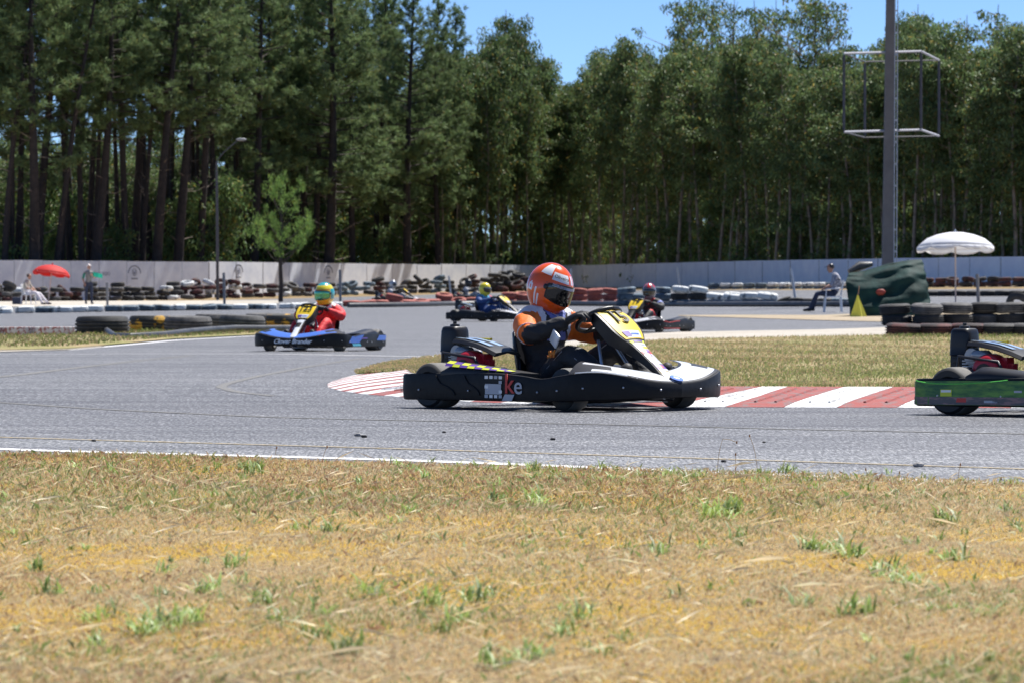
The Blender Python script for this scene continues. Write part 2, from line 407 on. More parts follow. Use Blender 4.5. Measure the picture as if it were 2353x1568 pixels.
strip('gravel_margin', [(1200, 803), (1300, 800), (1389, 790), (1543, 780), (1891, 773), (2352, 767), (3800, 760)], [(1200, 801), (1300, 786), (1389, 775), (1543, 764), (1891, 758), (2352, 742), (3800, 738)], M_PALE, .012, 40, 8, umin=1200, umax=3600)
strip('trackside_verge', [(1560, 727), (1700, 731), (1891, 737), (2100, 742), (2352, 741), (3800, 741)], [(1560, 725.5), (1700, 724.5), (1891, 725), (2100, 716), (2200, 708), (2352, 698), (3800, 696)], M_DIRT, .015, 30, 8, umin=1560, umax=3600)
strip('grass_island', [(-1400, 850), (-300, 812), (0, 806), (154, 803), (306, 789), (400, 780), (600, 770), (700, 765)], [(-1400, 790), (0, 768), (200, 762), (600, 758), (700, 762)], M_INF, .02, 30, 10, umin=-1400, umax=690, crown=.03)
strip('dirt_margin', [(-1400, 705), (0, 706), (400, 704), (640, 698)], [(-1400, 694), (0, 693), (400, 692), (640, 691)], M_PALE, .02, 40, 6, umin=-1400, umax=640)
strip('dirt_margin', [(-1400, 818), (0, 809), (160, 804), (240, 797)], [(-1400, 800), (0, 801), (160, 798), (240, 796)], M_PALE, .012, 30, 4, umin=-600, umax=240)
# near soil under the straw
def near_soil():
    us = np.arange(-1400, 3801, 50); vs = []; f = []; n = 31
    e = interp_pts(EDGE, us)
    for u, v in zip(us, e):
        De = gD(u, v)-.15
        for k in range(n):
            D = 2.5+(De-2.5)*k/(n-1); X = (u-1176)*D/FPX
            z = .022+.02*math.sin(X*3+D*1.9)*math.sin(D*.8+X) if k < n-1 else -.01
            vs.append((X, D, z))
    for i in range(len(us)-1):
        for k in range(n-1): f.append((i*n+k, (i+1)*n+k, (i+1)*n+k+1, i*n+k+1))
    mb = MB(); mb.add(vs, f); tag(mb.build('roadside_soil', M_SOIL, smooth=180), kind='structure')
near_soil()

# ------------------------------------------------------------------ grass as blades
def vnoise(x, y, seed=0):
    r = np.random.default_rng(seed); o = np.zeros_like(x)
    for k in range(14):
        f = .5*1.32**k; a = r.uniform(0, 2*np.pi); o += np.sin((x*np.cos(a)+y*np.sin(a))*f+r.uniform(0, 6.28))/(1.18**k)
    return o/3.0
def blades(P, h, wd, lean, az, cols, name, m, bend=.35, stuffname=None):
    n = len(P); dirv = np.stack([np.cos(az), np.sin(az)], 1); fa = RNG.uniform(0, 2*np.pi, n); side = np.stack([np.cos(fa), np.sin(fa)], 1)
    B0 = P.copy(); V = np.zeros((n, 4, 3))
    V[:, 0, :2] = P[:, :2]-side*wd[:, None]/2; V[:, 0, 2] = P[:, 2]
    V[:, 1, :2] = P[:, :2]+side*wd[:, None]/2; V[:, 1, 2] = P[:, 2]
    mid = .55
    ml = lean*bend; V[:, 2, :2] = P[:, :2]+dirv*(h*ml*mid)[:, None]+side*wd[:, None]*.35; V[:, 2, 2] = P[:, 2]+h*mid*np.sqrt(np.clip(1-ml**2, .04, 1))
    V[:, 3, :2] = P[:, :2]+dirv*(h*lean)[:, None]; V[:, 3, 2] = P[:, 2]+h*np.sqrt(np.clip(1-lean**2, .01, 1))
    T = np.zeros((n, 2, 3), int); b = np.arange(n)*4
    T[:, 0] = np.stack([b, b+1, b+2], 1); T[:, 1] = np.stack([b, b+2, b+3], 1)
    me = np_mesh(name, V.reshape(-1, 3), T.reshape(-1, 3), np.repeat(cols, 4, 0), m)
    return tag(link(name, me), stuffname[0], stuffname[1], kind='stuff')
M_BL = leaf_mat('grass_blade', (1, 1, 1), .3, .5, .4)
STRAW = np.array([.82, .64, .38]); PALE = np.array([.97, .83, .55]); BROWN = np.array([.48, .30, .19]); GREEN = np.array([.30, .42, .13]); LGREEN = np.array([.50, .54, .26])
def near_grass(N):
    D = 6.3*np.exp(RNG.uniform(0, math.log(18.9/6.3), N)); u = RNG.uniform(-500, 2850, N)
    De = np.interp(u, [p[0] for p in EDGE], [gD(*p) for p in EDGE]); X = (u-1176)*D/FPX
    jit = RNG.normal(0, .05, N)+.10*vnoise(X*2, D*0, 5)
    moss = vnoise(X*1.1+3, D*.6, 21); k = (D < De+jit-.26) & ~((moss > .45) & (RNG.uniform(0, 1, N) < .55) & (D < 13)); X, D, u, De = X[k], D[k], u[k], De[k]; n = len(X)
    z = .018+.02*np.sin(X*3+D*1.9)*np.sin(D*.8+X)
    P = np.stack([X, D, z], 1)
    g = 1.2*vnoise(X*1.6, D*.9, 3)+.45*vnoise(X*6, D*4, 4); br = 1.2*vnoise(X*1.6, D*.9, 8)
    far = np.clip((D-11)/6, 0, 1)
    pg = np.clip(.14+.26*g+.14*far, .03, .6); pb = np.clip(.16+.32*br+.24*far, .03, .65)
    r1 = RNG.uniform(0, 1, n); r2 = RNG.uniform(0, 1, n)
    cols = STRAW[None]*np.ones((n, 1)); isg = r1 < pg; isb = (~isg) & (r2 < pb); isp = (~isg) & (~isb) & (RNG.uniform(0, 1, n) < .52)
    cols[isp] = PALE; cols[isb] = BROWN; cols[isg] = np.where((RNG.uniform(0, 1, isg.sum()) < .5)[:, None], GREEN, LGREEN)
    cols *= RNG.uniform(.64, 1.22, (n, 1)); cols[:, 0] *= RNG.uniform(.92, 1.08, n)
    sc_ = np.clip(D/11, .7, 1.5)
    h = RNG.uniform(.0045, .014, n)*(1+.25*g)*(.55+.5*sc_); h[isg] *= 1.2
    edge = np.clip(1-(De-D)/.5, 0, 1); h *= 1-.35*edge; h *= np.where(RNG.uniform(0, 1, n) < .08, 2.0, 1.0)
    wd = RNG.uniform(.0006, .0012, n)*(.7+.3*sc_); wd[isg] *= 1.25
    lean = RNG.beta(1.5, 1.6, n)*.97; lean[isg] *= .8
    blades(P, np.abs(h)+.004, wd, lean, RNG.uniform(0, 2*np.pi, n), np.clip(cols, 0, 1), 'dry_grass', M_BL, stuffname=('short dry straw grass mixed with green blades beside the near track edge', 'grass'))
near_grass(900000)
def straws(N):     # long fallen straw lying on the turf
    D = 6.5*np.exp(RNG.uniform(0, math.log(17/6.5), N)); u = RNG.uniform(-400, 2750, N); X = (u-1176)*D/FPX
    De = np.interp(u, [p[0] for p in EDGE], [gD(*p) for p in EDGE]); k = D < De-.15; X, D = X[k], D[k]; n = len(X)
    P = np.stack([X, D, .030+RNG.uniform(0, .012, n)+.02*np.sin(X*3+D*1.9)*np.sin(D*.8+X)], 1)
    c = PALE[None]*RNG.uniform(.7, 1.15, (n, 1))
    az = np.where(RNG.uniform(0, 1, n) < .5, RNG.normal(0.25, .5, n), RNG.uniform(0, 6.28, n))
    blades(P, RNG.uniform(.02, .085, n)*np.where(RNG.uniform(0, 1, n) < .08, 1.8, 1), RNG.uniform(.0008, .0016, n), RNG.uniform(.93, .999, n), az, np.clip(c, 0, 1), 'fallen_straw', M_BL, bend=.98, stuffname=('long pale straw stalks lying over the foreground turf', 'straw'))
straws(2600)
def infield_blades(N):
    ii = RNG.uniform(0, 89.99, N); kk = (RNG.uniform(0, 1, N)**1.25)*25.9
    i0 = ii.astype(int); k0 = kk.astype(int); a = (ii-i0)[:, None]; b = (kk-k0)[:, None]
    P = (INF[i0, k0]*(1-a)*(1-b)+INF[i0+1, k0]*a*(1-b)+INF[i0, k0+1]*(1-a)*b+INF[i0+1, k0+1]*a*b)
    u = 1176+FPX*P[:, 0]/P[:, 1]; P = P[(u < 2700)]; n = len(P)
    g = vnoise(P[:, 0]*.9, P[:, 1]*.35, 13)
    near = np.clip((34-P[:, 1])/7, 0, 1)
    pg = np.clip(.45+.4*g-.25*near, .06, .9)
    edge = P[:, 1] < 27.2
    pg = np.where(edge, .65, pg)
    isg = RNG.uniform(0, 1, n) < pg
    cols = np.where(isg[:, None], np.array([.34, .37, .14]), np.array([.60, .46, .26]))*RNG.uniform(.75, 1.25, (n, 1))
    h = RNG.uniform(.018, .040, n)*np.clip(P[:, 1]/34, .8, 1.3)*(1+.3*g)
    blades(P, np.abs(h), RNG.uniform(.004, .009, n)*np.clip(P[:, 1]/32, .8, 1.8), RNG.beta(2, 2, n)*.9, RNG.uniform(0, 6.28, n), cols, 'infield_tufts', M_BL, stuffname=('half green half dry grass of the infield behind the red and white kerb', 'grass'))
infield_blades(120000)
def patch_blades(N, lo, hi, u0, u1, name, label, hh=(.03, .08), gr=.6, dz=.03):
    u = RNG.uniform(u0, u1, N); v = interp_pts(lo, u)+(interp_pts(hi, u)-interp_pts(lo, u))*RNG.uniform(0, 1, N)
    P = np.array([tuple(UV(a, b, dz)) for a, b in zip(u, v)]); n = N
    isg = RNG.uniform(0, 1, n) < gr
    cols = np.where(isg[:, None], np.array([.20, .25, .07]), np.array([.42, .32, .19]))*RNG.uniform(.65, 1.25, (n, 1))
    blades(P, RNG.uniform(*hh, n), RNG.uniform(.01, .02, n), RNG.beta(2, 2, n)*.9, RNG.uniform(0, 6.28, n), cols, name, M_BL, stuffname=(label, 'grass'))
patch_blades(9000, [(-300, 808), (0, 803), (154, 800), (306, 787), (400, 779), (600, 769)], [(-300, 775), (0, 772), (300, 768), (600, 761)], -200, 600, 'island_tufts', 'green and straw grass in front of the concrete blocks and truck tyres')
patch_blades(600, [(0, 771), (650, 771)], [(0, 765), (650, 765)], 200, 640, 'weed_fringe', 'taller green weeds growing along the rubber belt of the truck tyres', (.04, .10), .9)
patch_blades(1100, [(1980, 780), (2352, 780), (2700, 780)], [(1980, 775), (2352, 775), (2700, 775)], 2030, 2700, 'weed_fringe', 'green weeds at the foot of the dark tyre stack on the right', (.03, .08), .7)
# broad-leaved green rosettes and longer tufts
def rosette_field():
    seeds = []
    for (u, v, s) in [(1648, 1205, 1.5), (1680, 1195, 1.2), (1805, 1100, .9), (2180, 1215, 1.0), (1880, 1285, 1.2), (1960, 1300, 1.3), (2040, 1345, 1.2), (2090, 1375, 1.1), (2150, 1410, 1.0), (1970, 1440, 1.1), (1840, 1420, .7), (980, 1415, 1.0), (1100, 1405, .9), (1340, 1440, .7), (480, 1385, .9), (600, 1410, .8), (380, 1470, 1.1), (430, 1460, 1.0), (320, 1480, 1.0), (730, 1490, .8), (800, 1525, .8), (1220, 1160, .9), (1150, 1165, .9), (1240, 1170, .9), (580, 1100, 1.1), (570, 1090, .9), (760, 1245, .9), (700, 1240, .8), (545, 1320, .7), (110, 1390, .9), (1050, 1450, .7), (2260, 1450, .7), (1215, 1545, .8), (1130, 1555, .8), (85, 1330, .7), (250, 1440, .6), (850, 1380, .8), (940, 1200, .8), (1520, 1290, .8), (2200, 1310, .9), (2330, 1200, .9), (1700, 1260, .8), (640, 1455, .7), (1300, 1480, .6)]:
        seeds.append((u, v, s*1.15)); seeds.append((u+random.uniform(-25, 25), v+random.uniform(-8, 8), s*.8))
    for _ in range(150): seeds.append((random.uniform(-200, 2600), 1085+random.random()**1.4*480, random.uniform(.15, .7)))
    for _ in range(70):
        u = random.uniform(900, 2600); seeds.append((u, float(interp_pts(EDGE, u))+random.uniform(2, 40), random.uniform(.35, .7)))
    V = []; T = []; cc = []
    for (u, v, s) in seeds:
        D = HC*FPX/(v-VH); X = (u-1176)*D/FPX
        nl = int(8+14*s); base = Vector((X, D, .02)); hue = random.uniform(.6, 1.2)
        for k in range(nl):
            az = random.uniform(0, 6.28); el = random.uniform(.45, 1.45); Ln = random.uniform(.035, .085)*s**.6; wd = random.uniform(.0015, .0038)*(.7+.5*s)
            d = Vector((math.cos(az)*math.cos(el), math.sin(az)*math.cos(el), math.sin(el))); sd_ = Vector((-math.sin(az), math.cos(az), 0))
            o = base+Vector((random.uniform(-1, 1), random.uniform(-1, 1), 0))*.03*s; b = len(V)
            pA = o; pB = o+d*Ln*.5; d2 = (d+Vector((math.cos(az)*.5, math.sin(az)*.5, -.4))).normalized(); pC = pB+d2*Ln*.5
            V += [pA-sd_*wd*.3, pA+sd_*wd*.3, pB+sd_*wd, pB-sd_*wd, pC]; T += [(b, b+1, b+2), (b, b+2, b+3), (b+3, b+2, b+4)]
            c = np.array([.30, .42, .12]) if random.random() < .7 else np.array([.42, .50, .26]); c = c*hue*random.uniform(.8, 1.25); cc += [c]*5
    me = np_mesh('green_weeds', np.array([tuple(v) for v in V]), np.array(T), np.clip(np.array(cc), 0, 1), M_BL)
    tag(link('green_weeds', me), 'broad bladed green weeds scattered through the foreground straw', 'weeds', kind='stuff')
rosette_field()
M_STEM = mat('dry_stem', (.34, .25, .13), .7); M_SEED = mat('seed_head', (.28, .15, .07), .8)
for k, (u, v, h, lx, lab) in enumerate([(1740, 1100, .17, -.03, 'tall pale arching grass stalk in front of the nose of the black kart'), (1648, 1095, .15, .02, 'bent dry grass stalk left of the tall arching stalk'), (740, 1075, .085, .02, 'dark dry seed stalk standing at the road edge under the red driver kart'), (630, 1072, .075, .01, 'thin dry stalk left of the dark seed stalk at the road edge'), (213, 1062, .04, 0, 'short stalk with a brown seed head near the left road edge'), (2200, 1125, .09, .01, 'thin dry stalk near the right end of the road edge'), (1690, 1098, .09, .0, 'thin upright stalk between the bent stalk and the arching stalk'), (2060, 1120, .05, .01, 'brown plantain head beside the grey stone on the right'), (1380, 1110, .05, .01, 'small dry stalk at the road edge below the black kart'), (1995, 1118, .06, -.01, 'dry stalk left of the grey stone'), (2300, 1135, .05, .0, 'short plantain stalk at the far right road edge')]):
    D = HC*FPX/(v-VH); X = (u-1176)*D/FPX; r0 = thing('grass_stalk', lab, 'plant', (X, D, .01), group='dry stalks at the road edge')
    mb = MB(); P = [(lx*t*t, 0, h*t*(1-.08*t*t)) for t in [0, .25, .5, .75, 1]]
    if k == 1: P += [(lx+.03, 0, h*.90), (lx+.055, 0, h*.83)]
    mb.tube(P, .0011, 5); mb.build('stem', M_STEM, r0)
    m2 = MB(); e = P[-1]; m2.sphere(e, (.003, .003, .007), n=6, h=5); m2.build('seed_head', M_SEED, r0)
M_STONE = mat('stone', (.30, .29, .28), .8, var=.4, vscale=60)
M_RUB = mat('rubber_crumb', (.03, .03, .03), .8)
for (u, v, r_, mm, lab) in [(2110, 1074, .017, M_STONE, 'grey rounded stone on the asphalt near the orange line at right'), (822, 1003, .015, M_STONE, 'pale flat pebble on the asphalt left of the kart rear'), (836, 1006, .012, M_RUB, 'black rubber crumb beside the pale flat pebble'), (1270, 1012, .011, M_RUB, 'black rubber crumb on the asphalt below the kart'), (1020, 995, .008, M_RUB, 'small black crumb left of the crumb below the kart'), (1662, 1063, .009, M_RUB, 'black crumb touching the near orange line'), (440, 1048, .01, M_RUB, 'dark crumb beside the white edge line at left'), (1755, 1018, .007, M_RUB, 'tiny crumb right of centre on the asphalt'), (215, 1015, .009, M_RUB, 'dark crumb near the orange line at far left')]:
    p = UV(u, v, .004); mb = MB(); mb.sphere((0, 0, r_*.5), (r_*1.3, r_, r_*.7), n=9, h=6); mb.v = [(a*(1+random.uniform(-.15, .15)), b*(1+random.uniform(-.15, .15)), c) for a, b, c in mb.v]
    o = mb.build('pebble', mm, smooth=30); o.location = p; tag(o, lab, 'pebble', 'small debris on the asphalt')

# ------------------------------------------------------------------ perimeter wall
M_WALL = mat('wall_paint', (.66, .71, .83), .8, vscale=.9, col2=(.88, .92, .99), thresh=(.3, .6), bump=.25, bscale=12, det=7)
M_WALLB = mat('wall_paint_blue', (.74, .77, .87), .8, vscale=1.2, col2=(.88, .91, .97), thresh=(.3, .65), bump=.25, bscale=12, det=7)
M_CONC = mat('concrete', (.36, .35, .34), .85, var=.25, vscale=3, bump=.3, bscale=30)
M_INK = mat('wall_ink', (.20, .21, .27), .7)
TOPZ = 2.32
wall = thing('perimeter_wall', 'long white painted concrete panel wall running in front of the forest', 'wall', UD(1176, wallD(1176)))
wo0 = Vector(wall.location)
u = -1400.0; panels = []
while u < 3700:
    D = wallD(u); du = 1.5*FPX/D
    panels.append((u, u+du)); u += du
pidx = {}
for i, (ua, ub) in enumerate(panels):
    a, b = UD(ua, wallD(ua)), UD(ub, wallD(ub)); zt = TOPZ+random.uniform(-.012, .012)+(.03 if (ua > 980 and ua < 1290) else 0)
    zb = min(a.z, b.z)-.3; d = (b-a); d.z = 0; L_ = d.length; d.normalize(); off = Vector((d.y, -d.x, 0))*random.uniform(-.012, .012)
    mb = MB(); c = (a+b)/2+off-wo0; c.z = (zt+zb)/2-wo0.z
    mb.box(c, (L_-.035, .09, zt-zb), 0, (0, 0, math.atan2(d.y, d.x)))
    mb.build('wall_panel', M_WALL if ua < 1250 else M_WALLB, wall); pidx[i] = (a, b, d)
    mp = MB(); q = a-wo0; mp.box((q.x, q.y+.06, (zt-.04+zb)/2-wo0.z), (.12, .12, zt-.04-zb)); mp.build('wall_post', M_CONC, wall)
def wall_print(u, body=None, ring=False, size=.34, z=1.75):
    D = wallD(u); p = UD(u, D); i = [k for k, (a, b) in enumerate(panels) if a <= u < b][0]; d = pidx[i][2]; nrm = Vector((d.y, -d.x, 0))
    o = p+nrm*.068-wo0; o.z = z-wo0.z
    if body: text(body, size, M_INK, wall, frame(o, d, (0, 0, 1)), 'wall_lettering', .001)
    if ring:
        mb = MB(); M = frame(o, d, (0, 0, 1))
        P = [M @ Vector((.16*math.cos(t), .16*math.sin(t)*1.2+.08, 0)) for t in np.linspace(0, 2*math.pi, 20)]; mb.tube(P, .012, 4)
        mb.tube([M @ Vector((-.08, .16, 0)), M @ Vector((0, -.06, 0)), M @ Vector((.1, .2, 0))], .014, 4)
        mb.tube([M @ Vector((-.09, .05, 0)), M @ Vector((.09, .05, 0))], .012, 4)
        for t in np.linspace(.15, math.pi-.15, 13): mb.box(M @ Vector((.48*math.cos(t), .42*math.sin(t)+.02, 0)), (.055, .01, .075), 0)
        for k in range(9): mb.box(M @ Vector((-.22+.055*k, -.25, 0)), (.035, .01, .06), 0)
        mb.build('wall_emblem', M_INK, wall)
wall_print(233, 'VALDXDO', size=.26, z=1.62); wall_print(307, ring=True, z=1.62); wall_print(546, ring=True, z=1.72); wall_print(752, ring=True, z=1.72)

# ------------------------------------------------------------------ tyres
def tyre_profile(Ro, Ri, h, bulge=.02, grooves=True):
    P = []
    inner = [(Ri, h*.12), (Ri+.01, 0.0+h*.04)]
    P += [(Ri+.005, h*.30), (Ri, h*.10), (Ri+(Ro-Ri)*.35, 0), (Ro-.035, .008), (Ro-.006, h*.12)]
    if grooves:
        for k in range(3):
            z0 = h*(.25+.19*k); P += [(Ro+bulge*math.sin(math.pi*z0/h), z0), (Ro-.012, z0+.008), (Ro-.012, z0+.022), (Ro+bulge*math.sin(math.pi*(z0+.03)/h), z0+.030)]
    else: P += [(Ro+bulge*.8, h*.33), (Ro+bulge, h*.5), (Ro+bulge*.8, h*.66)]
    P += [(Ro-.006, h*.88), (Ro-.035, h-.008), (Ri+(Ro-Ri)*.35, h), (Ri, h*.90), (Ri+.005, h*.70)]
    return P
TCOL = {
 'black': mat('tyre_black', (.022, .022, .024), .75, vscale=9, col2=(.06, .058, .055), thresh=(.3, .7), bump=.3),
 'grey': mat('tyre_grey', (.05, .05, .052), .8, vscale=7, col2=(.15, .145, .14), thresh=(.3, .7), bump=.3),
 'white': mat('tyre_white', (.10, .13, .15), .75, vscale=6, col2=(.72, .74, .73), thresh=(.38, .47), bump=.3),
 'blue': mat('tyre_blue', (.03, .045, .06), .75, vscale=6, col2=(.16, .22, .27), thresh=(.35, .6), bump=.3),
 'red': mat('tyre_red', (.16, .045, .04), .8, vscale=5, col2=(.42, .13, .10), thresh=(.3, .55), bump=.3),
 'darkred': mat('tyre_darkred', (.035, .025, .027), .8, vscale=4, col2=(.13, .045, .042), thresh=(.46, .64), bump=.3),
 'yellow': mat('tyre_yellow', (.04, .04, .035), .7, vscale=3.5, col2=(.62, .34, .03), thresh=(.56, .60), bump=.3)}
TM = {}
def tyre_mesh(col, kind='car'):
    if (col, kind) not in TM:
        mb = MB()
        if kind == 'car': mb.lathe(tyre_profile(.30, .185, .205), n=24, closed=True)
        elif kind == 'worn': mb.lathe(tyre_profile(.30, .20, .19, .01, False), n=22, closed=True)
        else: mb.lathe(tyre_profile(.46, .27, .34, .02), n=32, closed=True)
        TM[(col, kind)] = mb.mesh('tyre', TCOL[col], 40)
    return TM[(col, kind)]
CN = {'black': 'black', 'grey': 'dusty grey', 'white': 'white painted', 'blue': 'bluish grey', 'red': 'red painted', 'darkred': 'dark red stained', 'yellow': 'black and yellow painted'}
NT = [0]
def tyre(u, D, z, col, label, group, kind='car', tilt=0, s=1.0, loc=None):
    p = loc if loc is not None else UD(u, D, z)
    o = link('tyre', tyre_mesh(col, kind), None, p, (R(tilt)*random.choice((-1, 1)), R(random.uniform(-3, 3)+tilt*.5), random.uniform(0, 6.28)), s)
    NT[0] += 1; return tag(o, label, 'tyre', group)
# left white row
k = 0
row = [(-130, 0), (-85, 0), (-40, 0), (5, 'white'), (58, 'white'), (103, 'blue'), (144, 'white'), (181, 'white'), (216, 'white'), (262, 'blue'), (298, 'blue'), (334, 'blue'), (370, 'blue'), (408, 'white'), (443, 'blue'), (479, 'blue'), (514, 'blue'), (551, 'white'), (586, 'blue'), (616, 'white'), (660, 'white'), (693, 'white'), (735, 'blue'), (768, 'white')]
for (u, c) in row:
    v = np.interp(u, [0, 400, 620, 800], [724, 717, 714, 708]); p = UV(u, v-3, 0)
    c = c or 'white'; s = 1.0 if u < 400 else .95
    tyre(u, 0, 0, c, f'{CN[c]} tyre, {ordn(k)} from the left in the low row between the left tracks', 'tyres of the low white row on the left', tilt=random.choice([0, 0, 3, 5]), s=s, loc=p); k += 1
# red row (single lying, then piled)
k = 0
reds = [(808, 0), (842, 0), (875, 0), (905, 1), (935, 0), (965, 0), (992, 0), (1020, 1), (1052, 0), (1084, 0), (1112, 0), (1140, 0), (1168, 1), (1200, 1)]
for (u, n) in reds:
    v = np.interp(u, [795, 983, 1086, 1250], [707, 703, 700, 699]); 
    for j in range(n+1):
        p = UV(u+random.uniform(-2, 2), v-2, .2*j*1.05); tyre(u, 0, 0, 'red', f'faded red tyre, {ordn(k)} from the left in the long red row' + (', upper of its pile' if j else ''), 'tyres of the long faded red row', tilt=random.choice([2, 8, 14]) if not j else random.uniform(4, 12), s=1.08, loc=p)
    k += 1
for k, u in enumerate([1236, 1270, 1303, 1333, 1368, 1403]):
    for j in range(3):
        p = UV(u+random.uniform(-2, 2), 702, .205*j); tyre(u, 0, 0, 'red', f'{["bottom", "middle", "top"][j]} tyre of the {ordn(k)} faded red stack behind the orange helmet', 'stacked faded red tyres', tilt=0 if j < 2 else random.uniform(0, 9), loc=p)
for k, (u, cs) in enumerate([(1438, ['blue', 'blue', 'blue']), (1474, ['blue', 'blue']), (1520, ['blue', 'blue', 'blue']), (1564, ['blue', 'black', 'white']), (1602, ['blue', 'black', 'white']), (1646, ['blue', 'white']), (1684, ['blue', 'white']), (1722, ['blue', 'white']), (1762, ['blue', 'white'])]):
    for j, c in enumerate(cs):
        zz = .205*j*1.08; p = UV(u+random.uniform(-2, 2), 704, zz)
        tyre(u, 0, 0, c, f'{CN[c]} tyre, {"bottom of" if j == 0 else ("top of" if j == len(cs)-1 else "middle of")} the {ordn(k)} stack behind the red helmet kart', 'stacked blue and white tyres in the middle', tilt=0 if j < len(cs)-1 else random.uniform(2, 9), s=1.08, loc=p)
for k, (u, c, t) in enumerate([(1800, 'black', 20), (1833, 'black', 8), (1866, 'black', 0), (1900, 'black', 3), (1930, 'blue', 4)]):
    tyre(u, 0, 0, c, f'dark tyre, {ordn(k)} beyond the right end of the blue and white stacks', 'loose dark tyres beside the seated marshal', tilt=t, loc=UV(u, 703, .03))
for k in range(9):
    tyre(0, 0, 0, 'black', f'black tyre, {ordn(k)} in the far low row right of the green tarpaulin', 'tyres of the far low dark row at right', loc=UV(2140+33*k, 681, 0), s=1.05)
# truck tyres, left island
for k, (u, v, c, s, lab) in enumerate([(235, 774, 'black', 1.0, 'largest black truck tyre lying flat, leftmost behind the rubber belt'), (350, 772, 'yellow', .84, 'truck tyre with yellow paint on top, second from the left behind the rubber belt'), (432, 769, 'grey', .86, 'dusty grey truck tyre right of the yellow topped one'), (497, 767, 'grey', .8, 'fourth truck tyre from the left behind the rubber belt'), (555, 765, 'grey', .82, 'fifth truck tyre, bleached grey, behind the rubber belt'), (612, 765, 'grey', .8, 'sixth truck tyre behind the front end of the red driver kart'), (660, 763, 'yellow', .82, 'truck tyre with an orange painted rim just behind the number 123 kart')]):
    tyre(0, 0, 0, c, lab, 'truck tyres on the left island', 'truck', loc=UV(u, v-(8 if k % 2 else 3), .0), s=max(.92, s) if k else 1.0)
# right near stack
k = 0
for (u, v, z, c, s) in [(2058, 752, 0, 'black', 1.06), (2130, 752, 0, 'black', 1.06), (2198, 751, 0, 'black', 1.1), (2262, 750, 0, 'grey', 1.1), (2324, 750, 0, 'black', 1.1), (2390, 750, 0, 'black', 1.1), (2458, 750, 0, 'black', 1.1)]:
    for j in range(2):
        cc = c if j == 0 else random.choice(['black', 'grey']); lab = f'{"upper" if j else "lower"} dark tyre of the {ordn(k)} pile behind the green kart'
        tyre(0, 0, 0, cc, lab, 'piled dark tyres behind the green kart', tilt=0 if j == 0 else random.uniform(0, 5), s=s, loc=UV(u+random.uniform(-3, 3), v-4, .215*j*s))
    k += 1
for k, (u, c) in enumerate([(2078, 'darkred'), (2150, 'darkred'), (2222, 'darkred'), (2294, 'black'), (2364, 'black')]):
    tyre(0, 0, 0, c, f'black and dull red tyre, {ordn(k)} in the front line behind the green kart', 'front line of dark tyres behind the green kart', s=1.1, loc=UV(u, 773, .0)); 
tyre(0, 0, 0, 'black', 'black tyre standing on edge at the far right of the dark stack', 'piled dark tyres behind the green kart', tilt=60, s=1.0, loc=UV(2338, 742, .32))
# heap along the wall, left half
for i in range(42):
    u = -40+27.5*i+random.uniform(-4, 4); f = .945
    c0 = 'darkred' if u < 180 else ('grey' if u < 240 else ('black' if u < 420 else ('darkred' if u < 620 else random.choice(['black', 'blue', 'darkred', 'grey']))))
    nh = 3
    if 380 < u < 560 or random.random() < .12: nh += 1
    for j in range(nh):
        c = random.choice([c0, c0, c0, 'black', 'grey', 'white' if random.random() < .35 else c0]); D = wallD(u)*f-random.uniform(0, 1.2)
        tl_ = random.choice([0, 4, 12, 25, 38]) if j == nh-1 else random.choice([0, 3, 8])
        tyre(0, 0, 0, c, f'{CN[c]} tyre, {["bottom", "second", "third", "top"][j]} in the {ordn(i)} pile from the left by the wall', 'heaped tyres along the left wall', 'worn', tilt=tl_, s=1.18, loc=UD(u+random.uniform(-9, 9), D, .215*j*1.1))
for i in range(6):
    for j in range(4):
        u = 1122+17*i+random.uniform(-5, 5); D = 240-random.uniform(0, 2)
        if (i, j) in ((0, 3), (5, 3)): continue
        tyre(0, 0, 0, random.choice(['black', 'black', 'darkred']), f'worn dark tyre, {["bottom", "second", "third", "top"][j]} layer, {ordn(i)} column of the big heap behind the yellow helmet', 'big loose heap of worn tyres behind the yellow helmet', 'worn', tilt=random.choice([0, 5, 12, 25, 60]), s=1.3, loc=UD(u, D, .02+.27*j))
for i in range(13):
    u = 1640+27*i; D = wallD(u)*.93
    if 1945 < u < 2125: continue
    for j in range(2):
        tyre(0, 0, 0, 'blue' if j == 0 else random.choice(['white', 'blue']), f'{"upper pale" if j else "lower dark"} tyre of the {ordn(i)} pale stack along the right wall', 'pale tyre stacks along the right wall', 'worn', s=.95, loc=UD(u, D, -.1+.2*j))
for i in range(9):
    u = 2130+30*i; D = wallD(u)*.95
    for j in range(3):
        tyre(0, 0, 0, random.choice(['darkred', 'black', 'darkred']), f'{["bottom", "middle", "top"][j]} tyre of the {ordn(i)} dark red stack below the far right wall', 'dark red tyre stacks along the far right wall', 'worn', tilt=random.choice([0, 3, 12]), s=1.0, loc=UD(u+random.uniform(-4, 4), D, -.18+.2*j))
print('TYRES', NT[0])
